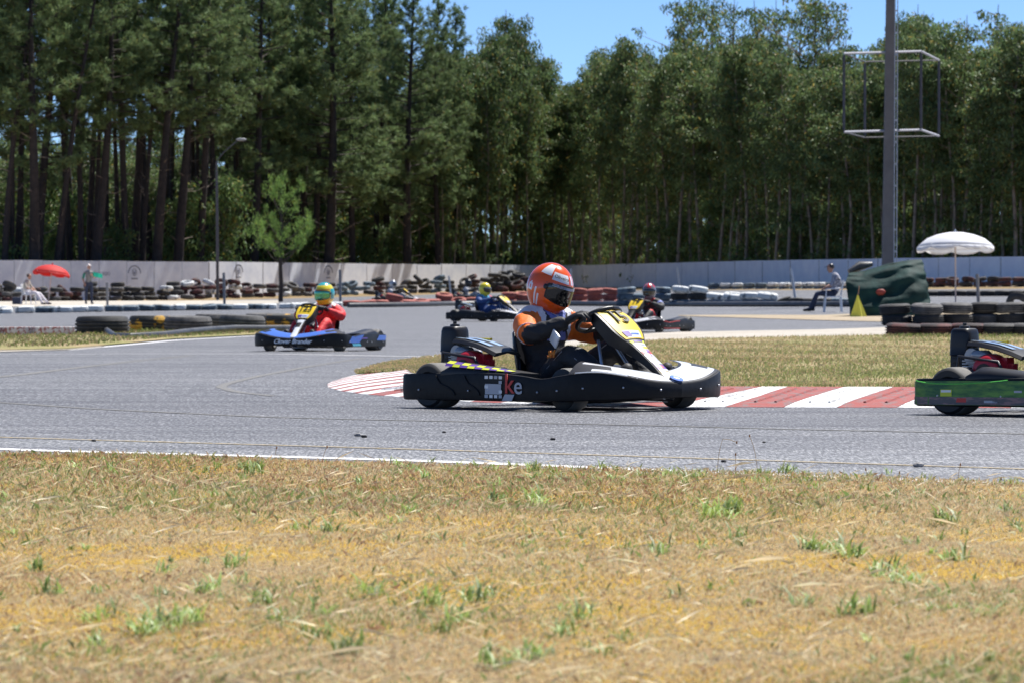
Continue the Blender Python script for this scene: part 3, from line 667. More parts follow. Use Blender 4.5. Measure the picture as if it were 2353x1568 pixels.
# rubber belts
M_BELT = mat('belt_rubber', (.035, .036, .038), .45, vscale=5, col2=(.09, .09, .09), thresh=(.3, .7))
mb = MB(); P = [UV(245, 772, .10), UV(262, 778, .04), UV(300, 780, .05), UV(380, 778, .07), UV(430, 774, .09), UV(480, 772, .11), UV(540, 769, .12), UV(600, 768, .11), UV(680, 766, .10), UV(760, 764, .08)]
mb.tube(P, [.05, .06]+[.055]*8, 10); tag(mb.build('rubber_belt', M_BELT, smooth=60), 'long black rubber belt bent along the front of the truck tyres', 'rubber belt')
mb = MB(); mb.tube([UV(u, v-2, .08) for u, v in [(800, 709), (900, 708), (1000, 706), (1100, 703), (1250, 704), (1440, 706), (1620, 707), (1800, 707), (1960, 707)]], .09, 8)
tag(mb.build('rubber_belt', M_BELT, smooth=60), 'low black rubber belt at the foot of the red and blue tyre row', 'rubber belt')
# concrete blocks with worn paint, left island
M_BLK = mat('block_paint', (.36, .13, .11), .8, vscale=14, col2=(.70, .69, .66), thresh=(.45, .52), bump=.4, det=6)
for k, (u0, u1, lab) in enumerate([(-190, -90, 'worn white kerb block just outside the left edge of the island row'), (-88, 2, 'worn white block, partly cut by the left edge of the picture'), (5, 76, 'white block with flaking red paint, second from the left on the island'), (78, 168, 'white block with red graffiti paint next to the largest truck tyre')]):
    a, b = UV(u0, 774), UV(u1, 773.5); d = b-a; mb = MB(); c = (a+b)/2; mb.box((0, 0, .085), (d.length-.015, .28, .17)); o = mb.build('concrete_block', M_BLK, bevel=.012)
    o.location = c; o.rotation_euler = (0, 0, math.atan2(d.y, d.x)); tag(o, lab, 'concrete block', 'painted concrete blocks on the left island')
# posts
M_GALV = mat('galvanised', (.42, .44, .47), .45, metal=.5, var=.2, vscale=6); M_DKPOST = mat('weathered_post', (.20, .20, .21), .7, var=.2, vscale=6)
for (u, vb, vt, du, mm, lab) in [(247, 704, 650, -1, M_DKPOST, 'thin grey fence post right of the standing marshal'), (516, 706, 627, -2, M_DKPOST, 'thin grey fence post between the two emblem panels'), (782, 703, 620, -1, M_DKPOST, 'thin grey post just right of the green and yellow helmet'), (1036, 682, 634, -5, M_GALV, 'pale galvanised post left of the yellow helmet, leaning left'), (1313, 680, 618, -2, M_GALV, 'pale galvanised post directly behind the visor of the orange helmet'), (1562, 668, 616, -7, M_GALV, 'pale slanted post above the tallest white topped tyre stack'), (1828, 692, 617, -12, M_GALV, 'pale slanted post left of the seated marshal'), (2248, 704, 630, -4, M_DKPOST, 'grey post to the right of the white parasol pole')]:
    p = UV(u, vb); top = Vector(((u+du-1176)*p.y/FPX, p.y, HC+(VH-vt)*p.y/FPX)); mb = MB(); t = top-p; mb.tube([(0, 0, -.1), t*.5, t], .045 if mm == M_GALV else .05, 8)
    o = mb.build('fence_post', mm, smooth=60); o.location = p; tag(o, lab, 'post', 'fence posts between the tracks')
# lamp post at left
p = UD(500, 206); s_ = FPX/206; M_POLE = mat('lamp_pole', (.08, .08, .09), .7, metal=.0, var=.15, vscale=2)
lp = thing('lamp_post', 'slim grey lamp post with a short arm in front of the left pines', 'lamp post', p); mb = MB(); hz = HC+(VH-372)/s_-p.z
mb.tube([(0, 0, -.2), (-.02, 0, hz*.6), (-.05, 0, hz)], [.085, .07, .05], 10); mb.build('pole', M_POLE, lp, smooth=60)
mb = MB(); mb.tube([(-.05, 0, hz), (.3, 0, hz+.45), (1.0, 0, hz+1.05)], .03, 6); mb.build('arm', M_POLE, lp, smooth=60)
mb = MB(); mb.sphere((1.18, 0, hz+1.10), (.27, .11, .08)); mb.build('lamp_head', mat('lamp_head', (.22, .23, .24), .6), lp, smooth=60)
# big concrete mast with steel frame
D = 128.0; s_ = FPX/D; base = UD(2043, D); M_MAST = mat('mast_concrete', (.15, .145, .145), .9, var=.18, vscale=1.5, bump=.3, bscale=10)
mast = thing('floodlight_mast', 'tall tapering concrete mast carrying an empty steel box frame above the green tarpaulin', 'mast', base)
H1 = 13.0
def W(u, v, dy=0.0):
    Dd = D+dy; return Vector(((u-1176)*Dd/FPX, Dd, HC+(VH-v)*Dd/FPX))-base
mb = MB(); rings = []
for z, wl in ((-.2, .46), (4, .405), (9, .355), (H1, .30)):
    cx = -.02+.0085*z; rings.append([(cx-wl/2, -wl*.35, z), (cx+wl/2-.10, -wl*.35, z), (cx+wl/2-.10, wl*.35, z), (cx-wl/2, wl*.35, z)])
mb.loft(rings); mb.build('mast_column', M_MAST, mast)
mb = MB()
for k in range(2): mb.tube([((.20 if k else .12)+.0, -.16, -.1), ((.20 if k else .12)+.045, -.10, H1)], .018, 6)
mb.build('ladder_rail', M_GALV, mast); 
for z in np.arange(1.0, H1, .33*2.05):
    m3 = MB(); m3.box((.165+.0035*z, -.155+.005*z, z), (.10, .03, .05)); m3.build('rung', M_GALV, mast)
M_STEEL = mat('frame_steel', (.40, .41, .46), .6, metal=.2, var=.1, vscale=5); M_DSTEEL = mat('frame_post_dark', (.06, .06, .07), .6, var=.3, vscale=3)
fd = 4.6
tl, tr_, bl, br_ = W(1938, 124), W(2115, 119), W(1938, 304), W(2115, 299)
ftl, ftr = tl+Vector((.30, fd, 0)), tr_+Vector((.55, fd, -.02)); fbl, fbr = bl+Vector((.30, fd, 0)), br_+Vector((.55, fd, -.02))
ftl.x = (1986-1176)*(D+fd)/FPX-base.x; fbl.x = ftl.x; ftr.x = (2156-1176)*(D+fd)/FPX-base.x; fbr.x = ftr.x
for (a, b, mm) in ((tl, tr_, M_STEEL), (tr_, ftr, M_STEEL), (ftr, ftl, M_DSTEEL), (ftl, tl, M_DSTEEL), (bl, br_, M_STEEL), (br_, fbr, M_STEEL), (fbr, fbl, M_DSTEEL), (fbl, bl, M_DSTEEL)):
    m3 = MB(); m3.tube([a, b], .038 if mm == M_STEEL else .025, 4); m3.build('frame_rail', mm, mast)
for (a, b) in ((tl, bl), (tr_, br_), (ftl, fbl), (ftr, fbr)):
    m3 = MB(); m3.tube([a-Vector((0, 0, .05)), b+Vector((0, 0, .05))], .042, 4); m3.build('frame_upright', M_DSTEEL, mast)
# parasols
def parasol(loc, h, rad, drop, col, colu, label, scal, ring_print=False, lean=0.0, rings=8):
    t = thing('parasol', label, 'parasol', loc); t.rotation_euler = (R(-4), R(lean), 0)
    mb = MB(); mb.tube([(0, 0, -.05), (0, 0, h)], .022, 8); mb.build('pole', mat('pole_'+label[:6], (.55, .45, .40), .5), t, smooth=60)
    n = 32; prof = [(0, 0), (.25, .04), (.5, .15), (.75, .34), (.93, .62), (1.0, .78)]; ringsL = []
    for (r_, z) in prof:
        ringsL.append([(rad*max(r_, .01)*math.cos(a)*(1-.03*r_*math.cos(8*a)**2), rad*max(r_, .01)*math.sin(a)*(1-.03*r_*math.cos(8*a)**2), h-drop*z) for a in [2*math.pi*k/n for k in range(n)]])
    vl = [(rad*1.0*math.cos(a), rad*1.0*math.sin(a), h-drop*(.88+.14*abs(math.sin(4*a))**.5)) for a in [2*math.pi*k/n for k in range(n)]]
    mb = MB(); mb.loft(ringsL, cap=False); o = mb.build('canopy', col, t, smooth=80)
    mb = MB(); mb.loft([ringsL[-1], vl], cap=False); v2 = mb.build('valance', colu, t, smooth=80)
    for q in (o, v2):
        md = q.modifiers.new('thickness', 'SOLIDIFY'); md.thickness = .006
    mb = MB(); mb.sphere((0, 0, h+.03), (.03, .03, .06), n=8, h=6); mb.build('finial', M_GALV if not ring_print else colu, t)
    for k in range(8):
        a = 2*math.pi*k/8; m3 = MB(); m3.tube([(0, 0, h-.03), (rad*.5*math.cos(a), rad*.5*math.sin(a), h-drop*.15-.02), (rad*.97*math.cos(a), rad*.97*math.sin(a), h-drop*.74)], .006, 4); m3.build('rib', M_GALV, t)
    return t
def cloth_mat(name, col, tr):
    m = bpy.data.materials.new(name); m.use_nodes = True; n = m.node_tree; b = n.nodes['Principled BSDF']; b.inputs['Base Color'].default_value = (*col, 1); b.inputs['Roughness'].default_value = .7
    t = n.nodes.new('ShaderNodeBsdfTranslucent'); t.inputs[0].default_value = (*col, 1); ms = n.nodes.new('ShaderNodeMixShader'); ms.inputs[0].default_value = tr
    n.links.new(b.outputs[0], ms.inputs[1]); n.links.new(t.outputs[0], ms.inputs[2]); n.links.new(ms.outputs[0], n.nodes['Material Output'].inputs['Surface']); return m
WHC = cloth_mat('white_canvas', (.86, .87, .90), .35)
p = UD(2195, 116); parasol(p, HC+(VH-533)*116/FPX-p.z, 89*116/FPX, .55, WHC, WHC, 'large white parasol standing at the right behind the dark tyre stack', .3)
RDC = cloth_mat('red_canvas', (.72, .045, .04), .35)
p = UD(110, 175); parasol(p, HC+(VH-608)*175/FPX-p.z, 43*175/FPX, .46, RDC, RDC, 'red parasol leaning over the seated person at far left', .3, True, lean=6)

# ------------------------------------------------------------------ green tarpaulin over a low hut
D = 117.0; base = UV(2040, 727)
M_TARP = mat('tarpaulin_green', (.010, .038, .034), .7, var=.5, vscale=2.2, bump=.5, bscale=9, spec=.2)
tp = thing('covered_hut', 'dark green tarpaulin thrown over a leaning shelter next to the yellow flag', 'shelter', base)
def TW(u, v, dy): Dd = base.y+dy; return Vector(((u-1176)*Dd/FPX, Dd, HC+(VH-v)*Dd/FPX))-base
rows = [[(1958, 727), (1990, 728), (2050, 728), (2100, 728), (2135, 727)], [(1948, 690), (1985, 692), (2045, 690), (2100, 688), (2136, 690)], [(1942, 648), (1975, 652), (2040, 650), (2090, 640), (2130, 650)], [(1948, 632), (1980, 632), (2035, 618), (2080, 612), (2123, 618)], [(1952, 627), (1985, 622), (2040, 606), (2085, 598), (2118, 596)]]
nu, nv = 40, 30; vs = []
def tsurf(a, b):
    r_ = b*(len(rows)-1); i = min(int(r_), len(rows)-2); fr = r_-i; c = a*4; j = min(int(c), 3); fc = c-j
    def pt(i, j): return Vector(rows[i][j])
    q = (pt(i, j)*(1-fc)+pt(i, j+1)*fc)*(1-fr)+(pt(i+1, j)*(1-fc)+pt(i+1, j+1)*fc)*fr
    fold = .05*abs(math.sin(b*11-a*3.5+1.2*math.sin(a*3)))*(.3+a)+.02*math.sin(b*26-a*9)+.012*math.sin(b*43+a*6)+.02*math.sin(a*8+b*3)
    dy = -.15+.75*b**1.5-.5*math.sin(math.pi*a)*(1-b)*.6-fold+.5*max(0, a-.8)
    return TW(q.x+(1.5*math.sin(b*31) if a > .97 else 0), q.y, dy)
for i in range(nv+1):
    for j in range(nu+1): vs.append(tsurf(j/nu, i/nv))
f = [(i*(nu+1)+j, i*(nu+1)+j+1, (i+1)*(nu+1)+j+1, (i+1)*(nu+1)+j) for i in range(nv) for j in range(nu)]
n0 = len(vs)      # back side: fall from the ridge to the ground behind
for i in range(1, 7):
    for j in range(nu+1):
        q = vs[nv*(nu+1)+j]; t = i/6; vs.append(Vector((q.x+.1*t, q.y+1.3*t, q.z*(1-t)+0*t)))
for i in range(6):
    for j in range(nu):
        a = nv*(nu+1)+j if i == 0 else n0+(i-1)*(nu+1)+j; b = n0+i*(nu+1)+j; f.append((a, a+1, b+1, b))
for side in (0, nu):   # close the ends
    col_ = [i*(nu+1)+side for i in range(nv+1)]+[n0+i*(nu+1)+side for i in range(6)]; f.append(tuple(col_))
mb = MB(); mb.add(vs, f); mb.build('tarpaulin', M_TARP, tp, smooth=70)
M_TRED = mat('tarp_red', (.28, .04, .03), .6, var=.3, vscale=8)
mb = MB(); mb.sphere(tsurf(.42, .37)+Vector((0, -.03, 0)), (.12, .05, .08), n=10, h=8); mb.build('red_patch', M_TRED, tp, smooth=80)
mb = MB(); mb.sphere(tsurf(.62, .10)+Vector((0, -.06, 0)), (.14, .05, .05), n=10, h=6); mb.build('red_patch', M_TRED, tp, smooth=80)
mb = MB(); mb.tube([tsurf(.0, .98)+Vector((-.02, .1, .03)), tsurf(.18, 1)+Vector((0, .15, .13)), tsurf(.34, 1)+Vector((.0, .3, .10))], [.05, .12, .06], 8); mb.build('rolled_mat', M_BELT, tp, smooth=60)
# yellow flag
fp = UV(1969, 729); fl = thing('marshal_flag', 'furled yellow flag on a stick leaning against the green tarpaulin', 'flag', fp); k_ = fp.y/FPX
mb = MB(); mb.tube([(0, 0, 0), (.02, .05, .52), (.06, .12, 72*k_)], .012, 6, 0); mb.build('stick', mat('wood_stick', (.45, .25, .15), .7), fl)
mb = MB(); rings = []
for z, rr in ((0, .19), (.12, .15), (.3, .09), (.45, .035), (.53, .015)):
    rings.append([(.01+rr*math.cos(a)*(1+.18*math.cos(5*a)), -.02+.45*rr*math.sin(a)*(1+.3*math.cos(5*a)), z+.005) for a in [2*math.pi*k/20 for k in range(20)]])
mb.loft(rings); mb.build('flag_cloth', cloth_mat('yellow_cloth', (.80, .78, .12), .2), fl, smooth=60)

# ------------------------------------------------------------------ people
def skin_body(J, E, root, mats, face_mat, name='body', parent=None, sub=2, fold=.005):
    """J: joint -> (x,y,z,r); E: list of (a,b); one continuous skinned surface"""
    keys = list(J); idx = {k: i for i, k in enumerate(keys)}
    me = bpy.data.meshes.new(name); me.from_pydata([J[k][:3] for k in keys], [(idx[a], idx[b]) for a, b in E], [])
    o = bpy.data.objects.new(name, me); C.objects.link(o)
    md = o.modifiers.new('skin', 'SKIN'); 
    sv = me.skin_vertices[0].data
    for k in keys: r_ = J[k][3]; sv[idx[k]].radius = (r_ if not isinstance(r_, tuple) else r_[0], r_ if not isinstance(r_, tuple) else r_[1]); sv[idx[k]].use_root = (k == root)
    sb = o.modifiers.new('sub', 'SUBSURF'); sb.levels = sub; sb.render_levels = sub
    dg = bpy.context.evaluated_depsgraph_get(); m2 = bpy.data.meshes.new_from_object(o.evaluated_get(dg)); bpy.data.objects.remove(o)
    m2.name = name; m2.materials.clear()
    for m in mats: m2.materials.append(m)
    P = {k: Vector(J[k][:3]) for k in keys}
    if fold:
        from mathutils import noise
        for v in m2.vertices:
            c = v.co; q = Vector((c.x*13+c.z*4, c.y*13, c.z*22)); a = 1-abs(noise.noise(q))*2.2; b_ = noise.noise(c*38); v.co = c+v.normal*(fold*(a*.8+.35*b_))
        m2.update()
    for p in m2.polygons:
        c = p.center; best = None
        for (a, b) in E:
            A, B = P[a], P[b]; t = max(0, min(1, (c-A).dot(B-A)/max(1e-9, (B-A).length_squared))); d = (c-(A+(B-A)*t)).length-.5*(J[a][3]*(1-t)+J[b][3]*t)
            if best is None or d < best[0]: best = (d, a, b, t)
        p.material_index = face_mat(best[1], best[2], best[3], c); p.use_smooth = True
    return link(name, m2, parent)
def hand(wrist, d_, up, side, m, parent, curl=1.0, s=1.0, name='glove'):
    """palm with four fingers and a thumb; d_ finger direction, up = back of hand"""
    d_ = Vector(d_).normalized(); up = Vector(up); up = (up-d_*up.dot(d_)).normalized(); sx = d_.cross(up)*side; W_ = Vector(wrist); mb = MB()
    rings = []
    for t, wd, th in ((0, .028, .02), (.35, .036, .019), (.75, .043, .017), (1, .040, .012)):
        c = W_+d_*(.088*t*s); rings.append([c+sx*(wd*math.cos(a)*s)+up*(th*math.sin(a)*s) for a in [2*math.pi*k/10 for k in range(10)]])
    mb.loft(rings)
    for k, Ln in enumerate((.070, .080, .074, .058)):
        b = W_+d_*.082*s+sx*((.030-.020*k)*s); a1, a2 = .55*curl, 1.35*curl
        d1 = d_*math.cos(a1)-up*math.sin(a1); d2 = d_*math.cos(a2)-up*math.sin(a2); d3 = d_*math.cos(a2+.8*curl)-up*math.sin(a2+.8*curl)
        p1 = b+d1*Ln*.45*s; p2 = p1+d2*Ln*.33*s; p3 = p2+d3*Ln*.25*s
        mb.tube([b-d_*.01, p1, p2, p3], [.0105*s, .010*s, .009*s, .007*s], 7)
    b = W_+d_*.025*s+sx*.028*s; p1 = b+(d_*.6+sx*.7-up*.3).normalized()*.035*s; p2 = p1+(d_*.6+sx*.1-up*.7).normalized()*.032*s; mb.tube([b, p1, p2], [.014*s, .012*s, .009*s], 7)
    return mb.build(name, m, parent, smooth=70)
def helmet_surf(az, el, k=1.0):
    """full-face shell; az 0 = front, el from -pi/2..pi/2"""
    x = math.cos(el)*math.cos(az); y = math.cos(el)*math.sin(az); z = math.sin(el)
    rx, ry, rz = .150, .124, .152
    if z < 0:
        f = max(0, x); rz = .185-.02*max(0, -x); y *= 1-.10*z*z; x *= 1+.10*f*(-z)-.06*z*z*(1 if x < 0 else 0)
        if x > .0: x *= 1.0+.06*(-z)
    # visor area is flatter, chin bar juts out
    if x > 0 and -.55 < z < -.2: x *= 1.03
    return Vector((x*rx*k, y*ry*k, max(z*rz*k, -.170)))
def make_helmet(paint, mats, visor_m, strip_m, loc, rot, parent, trim=None, name='helmet', tear=True):
    h = link(name, None, parent, loc, rot)
    nA, nE = 72, 44; mb = MB(); vs = []; fs = []; ms = []
    def inport(az, el): return abs(az) < 1.32 and -.42-.05*math.cos(az*1.2) < el < .33-.10*(abs(az)/1.32)**2
    for j in range(nE+1):
        el = -1.25+(1.25+math.pi/2)*j/nE
        for i in range(nA):
            az = -math.pi+2*math.pi*i/nA; vs.append(helmet_surf(az, el))
    for j in range(nE):
        el = -1.25+(1.25+math.pi/2)*(j+.5)/nE
        for i in range(nA):
            az = -math.pi+2*math.pi*(i+.5)/nA
            fs.append((j*nA+i, j*nA+(i+1) % nA, (j+1)*nA+(i+1) % nA, (j+1)*nA+i)); ms.append(paint(az, el))
    mb.v = [tuple(v) for v in vs]; mb.f = fs; mb.m = ms; mb.build('shell', mats, h, smooth=80)
    def patch(a0, a1, e0, e1, k, m, nm, n1=26, n2=10, taper=0):
        mb = MB(); rows_ = []
        for j in range(n2+1):
            r_ = []
            for i in range(n1+1):
                az = a0+(a1-a0)*i/n1; f_ = 1-taper*(abs(az)/max(abs(a0), abs(a1)))**3; em = (e0+e1)/2; el = em+(e0+(e1-e0)*j/n2-em)*f_; r_.append(helmet_surf(az, el, k))
            rows_.append(r_)
        inner = [[v*.975 for v in r_] for r_ in rows_]
        mb.loft(rows_, closed=False, cap=False); mb.loft(inner, closed=False, cap=False)
        mb.loft([rows_[0], inner[0]], closed=False, cap=False); mb.loft([rows_[-1], inner[-1]], closed=False, cap=False)
        mb.loft([[r_[0] for r_ in rows_], [r_[0] for r_ in inner]], closed=False, cap=False); mb.loft([[r_[-1] for r_ in rows_], [r_[-1] for r_ in inner]], closed=False, cap=False)
        return mb.build(nm, m, h, smooth=60)
    patch(-1.32, 1.32, -.44, .34, 1.012, trim or M_BLKTRIM, 'eye_port_gasket', taper=.35)
    patch(-1.25, 1.25, -.40, .29, 1.035, visor_m, 'visor', taper=.4)
    if tear: patch(-1.12, 1.12, .17, .27, 1.045, strip_m, 'sun_strip', n2=3)
    for s_ in (1, -1):
        m3 = MB(); p = helmet_surf(1.36*s_, .05, 1.03); m3.sphere(p, (.018, .008, .018), n=10, h=6); m3.build('visor_pivot', trim or M_BLKTRIM, h, smooth=80)
    return h
M_BLKTRIM = mat('helmet_trim', (.015, .015, .017), .35)
M_VISOR = mat('visor_smoke', (.006, .006, .008), .08, spec=.8)
M_VIS_IR = mat('visor_iridium', (.22, .50, .12), .12, metal=.75, vscale=6, col2=(.05, .34, .36))
M_GLV = mat('glove_black', (.018, .018, .02), .6)
def suit(name, col, rough=.65): return mat(name, col, rough, var=.22, vscale=11, bump=1.0, bscale=11)
KART_J = {'pelvis': (-.06, 0, .17, .13), 'waist': (-.13, 0, .28, .125), 'chest': (-.155, 0, .42, .15), 'upper': (-.125, 0, .52, .12), 'neck': (-.07, 0, .60, .065),
 'shr': (-.15, -.17, .525, .100), 'elr': (.04, -.325, .445, .070), 'wrr': (.235, -.19, .535, .042),
 'shl': (-.15, .17, .525, .100), 'ell': (.04, .325, .445, .070), 'wrl': (.235, .19, .535, .042),
 'hpr': (-.02, -.115, .15, .098), 'knr': (.27, -.20, .345, .085), 'anr': (.60, -.185, .15, .045), 'ftr': (.67, -.185, .19, .036),
 'hpl': (-.02, .115, .15, .098), 'knl': (.29, .20, .385, .085), 'anl': (.60, .185, .15, .045), 'ftl': (.67, .185, .19, .036)}
KART_E = [('pelvis', 'waist'), ('waist', 'chest'), ('chest', 'upper'), ('upper', 'neck'), ('upper', 'shr'), ('shr', 'elr'), ('elr', 'wrr'), ('upper', 'shl'), ('shl', 'ell'), ('ell', 'wrl'),
 ('pelvis', 'hpr'), ('hpr', 'knr'), ('knr', 'anr'), ('anr', 'ftr'), ('pelvis', 'hpl'), ('hpl', 'knl'), ('knl', 'anl'), ('anl', 'ftl')]
_body_cache = {}
def driver(label, K, mats, face_mat, helmet_fn, head=(-.075, 0, .735), hrot=(0, 0, 0), tweak=None, sub=2):
    d = link('person', None, None, K.location, K.rotation_euler); tag(d, label, 'person', 'kart drivers')
    J = dict(KART_J); J.update(tweak or {})
    skin_body(J, KART_E, 'pelvis', mats, face_mat, 'body', d, sub=sub, fold=.0065 if sub > 2 else .005)
    helmet_fn(head, hrot, d)
    for s_ in (-1, 1):
        w_ = J['wrr' if s_ < 0 else 'wrl']; wv = Vector(w_[:3]); hand(wv-Vector((.01, 0, 0)), (.55, -.10*s_, .28), (-.25, .25*s_, .9), s_, M_GLV, d, 1.0, 1.25)
    # boots
    for s_ in (-1, 1):
        a = J['anr' if s_ < 0 else 'anl']; mb = MB(); a3 = Vector(a[:3]); mb.tube([a3+Vector((-.03, 0, .04)), a3+Vector((.0, 0, -.01)), a3+Vector((.05, 0, .005)), a3+Vector((.11, 0, .10)), a3+Vector((.125, 0, .13))], [.05, .056, .05, .042, .02], 10); mb.build('boot', M_GLV, d, smooth=70)
    return d

# ------------------------------------------------------------------ karts
M_BAND = mat('bumper_plastic', (.008, .008, .009), .5, vscale=4, col2=(.022, .020, .019), thresh=(.5, .72), spec=.28, bump=.12, bscale=25)
M_PLAST = mat('black_plastic', (.011, .011, .013), .42); M_TREAD = mat('slick_tread', (.16, .155, .145), .85, var=.2, vscale=20); M_SIDEW = mat('slick_sidewall', (.02, .02, .02), .6)
M_RIM = mat('rim_dark', (.05, .05, .055), .4, metal=.8); M_STEELB = mat('bright_steel', (.7, .7, .72), .3, metal=.9); M_CHAS = mat('chassis_paint', (.04, .04, .045), .4, metal=.3)
M_ENGR = mat('engine_red', (.55, .02, .03), .35, coat=.4); M_AL = mat('cast_aluminium', (.42, .42, .43), .45, metal=.7); M_TANK = mat('tank_cream', (.72, .68, .52), .45)
M_WHITE = mat('gloss_white', (.82, .84, .86), .3, coat=.5); M_YEL = mat('plate_yellow', (.85, .58, .02), .4, coat=.3); M_BLUEW = mat('pale_blue_gloss', (.45, .60, .80), .25, coat=.6)
M_BLK = mat('print_black', (.015, .015, .015), .5); M_PUR = mat('print_purple', (.13, .06, .32), .45); M_LIM = mat('print_lime', (.62, .68, .05), .45); M_REDP = mat('print_red', (.62, .05, .04), .45)
M_BLUEP = mat('print_blue', (.06, .16, .55), .4); M_GREYP = mat('print_grey', (.50, .51, .55), .5); M_ORP = mat('print_orange', (.85, .28, .03), .5); M_CYANP = mat('print_cyan', (.10, .48, .60), .4)
M_SEAT = mat('seat_shell', (.016, .017, .022), .35)
def sm(pts, n=8):     # Catmull-Rom through the outline points
    out = []
    for i in range(len(pts)-1):
        p0 = Vector(pts[max(i-1, 0)]); p1 = Vector(pts[i]); p2 = Vector(pts[i+1]); p3 = Vector(pts[min(i+2, len(pts)-1)])
        for k in range(n):
            t = k/n; out.append(.5*((2*p1)+(p2-p0)*t+(2*p0-5*p1+4*p2-p3)*t*t+(3*p1-p0-3*p2+p3)*t**3))
    out.append(Vector(pts[-1])); return out
# outline of the surround bumper, right half: x, y, top z, bottom z packed as two vectors
OUT = [(-.79, 0, .205, .05), (-.79, -.42, .205, .05), (-.785, -.565, .208, .05), (-.73, -.625, .212, .05), (-.50, -.648, .218, .052), (-.15, -.665, .222, .055), (.10, -.675, .225, .055), (.30, -.675, .212, .058), (.45, -.67, .197, .06), (.58, -.665, .215, .062), (.70, -.64, .232, .065), (.82, -.555, .238, .07), (.91, -.41, .215, .075), (.965, -.22, .182, .08), (.985, 0, .168, .082)]
def outline(side):
    P = sm([(a, b*(-side), 0) for a, b, c, d in OUT], 6); Z = sm([(c, d, 0) for a, b, c, d in OUT], 6)
    return [(p.x, p.y, z.x, z.y) for p, z in zip(P, Z)]
def band_mesh(lo, hi, side, name, m, flat=False, zoff=0):
    o = outline(side); mb = MB(); rings = []
    for i in range(lo, hi+1):
        x, y, zt, zb = o[i]; a = o[min(i+1, len(o)-1)]; b = o[max(i-1, 0)]; t = Vector((a[0]-b[0], a[1]-b[1], 0)).normalized()
        if i >= len(o)-1 : t = Vector((0, -side*-1, 0)) if False else t
        n_ = Vector((t.y, -t.x, 0))
        if n_.dot(Vector((x, y, 0))) < 0: n_ = -n_
        if i == 0: n_ = Vector((-1, 0, 0))
        if i == len(o)-1: n_ = Vector((1, 0, 0))
        p = Vector((x, y, 0)); r_ = []
        for (off, f) in ((-.035, .03), (-.012, 0), (-.002, .03), (.003, .15), (.005, .5), (.003, .9), (-.002, .98), (-.010, 1.0), (-.035, .98)):
            q = p+n_*off; r_.append((q.x, q.y, zb+(zt-zb)*f))
        rings.append(r_)
    mb.loft(rings); return mb.mesh(name, m, 40)
def surf_pt(side, i, f, off=.010):
    o = outline(side); i0 = int(i); i0 = max(0, min(len(o)-2, i0)); fr = i-i0; A = o[i0]; B = o[i0+1]
    x, y, zt, zb = [A[k]+(B[k]-A[k])*fr for k in range(4)]
    t = Vector((B[0]-A[0], B[1]-A[1], 0)).normalized(); n_ = Vector((t.y, -t.x, 0))
    if n_.dot(Vector((x, y, 0))) < 0: n_ = -n_
    q = Vector((x, y, 0))+n_*off; return Vector((q.x, q.y, zb+(zt-zb)*f)), n_, t
def decal(side, i0, i1, f0, f1, m, parent, name='decal', skew=0.0, off=.012, n=6):
    mb = MB(); rings = []
    for k in range(n+1):
        i = i0+(i1-i0)*k/n; r_ = []
        for f in np.linspace(f0, f1, 4): r_.append(surf_pt(side, i+skew*(f-f0), f, off)[0])
        rings.append(r_)
    mb.loft(rings, closed=False, cap=False); return mb.build(name, m, parent, smooth=60)
def wheel_mesh(r, wdt, name='wheel'):
    mb = MB(); h = wdt/2
    prof = [(.065, -h*.7), (r*.62, -h*.98), (r*.86, -h), (r*.97, -h*.86), (r, -h*.62), (r, 0), (r, h*.62), (r*.97, h*.86), (r*.86, h), (r*.62, h*.98), (.065, h*.7)]
    mb.lathe(prof, axis='y', n=36)
    mb.m = [1 if 3 <= (k % (len(prof)-1)) <= 6 else 0 for k in range(len(mb.f))]
    tyre_ = mb.mesh(name, [M_SIDEW, M_TREAD], 40)
    m2 = MB(); m2.lathe([(.0, -h*.45), (.03, -h*.5), (.045, -h*.35), (.06, -h*.72), (.068, -h*.72), (.068, h*.72), (.06, h*.72), (.045, h*.35), (.03, h*.5), (.0, h*.45)], axis='y', n=20)
    return tyre_, m2.mesh('rim', M_RIM, 40)
WM = {'r': wheel_mesh(.140, .20), 'f': wheel_mesh(.130, .13)}
_kc = {}
def cached(key, fn):
    if key not in _kc: _kc[key] = fn()
    return _kc[key]
NO = len(outline(1))-1
SIDE0, SIDE1, FR0 = 18, 60, 60
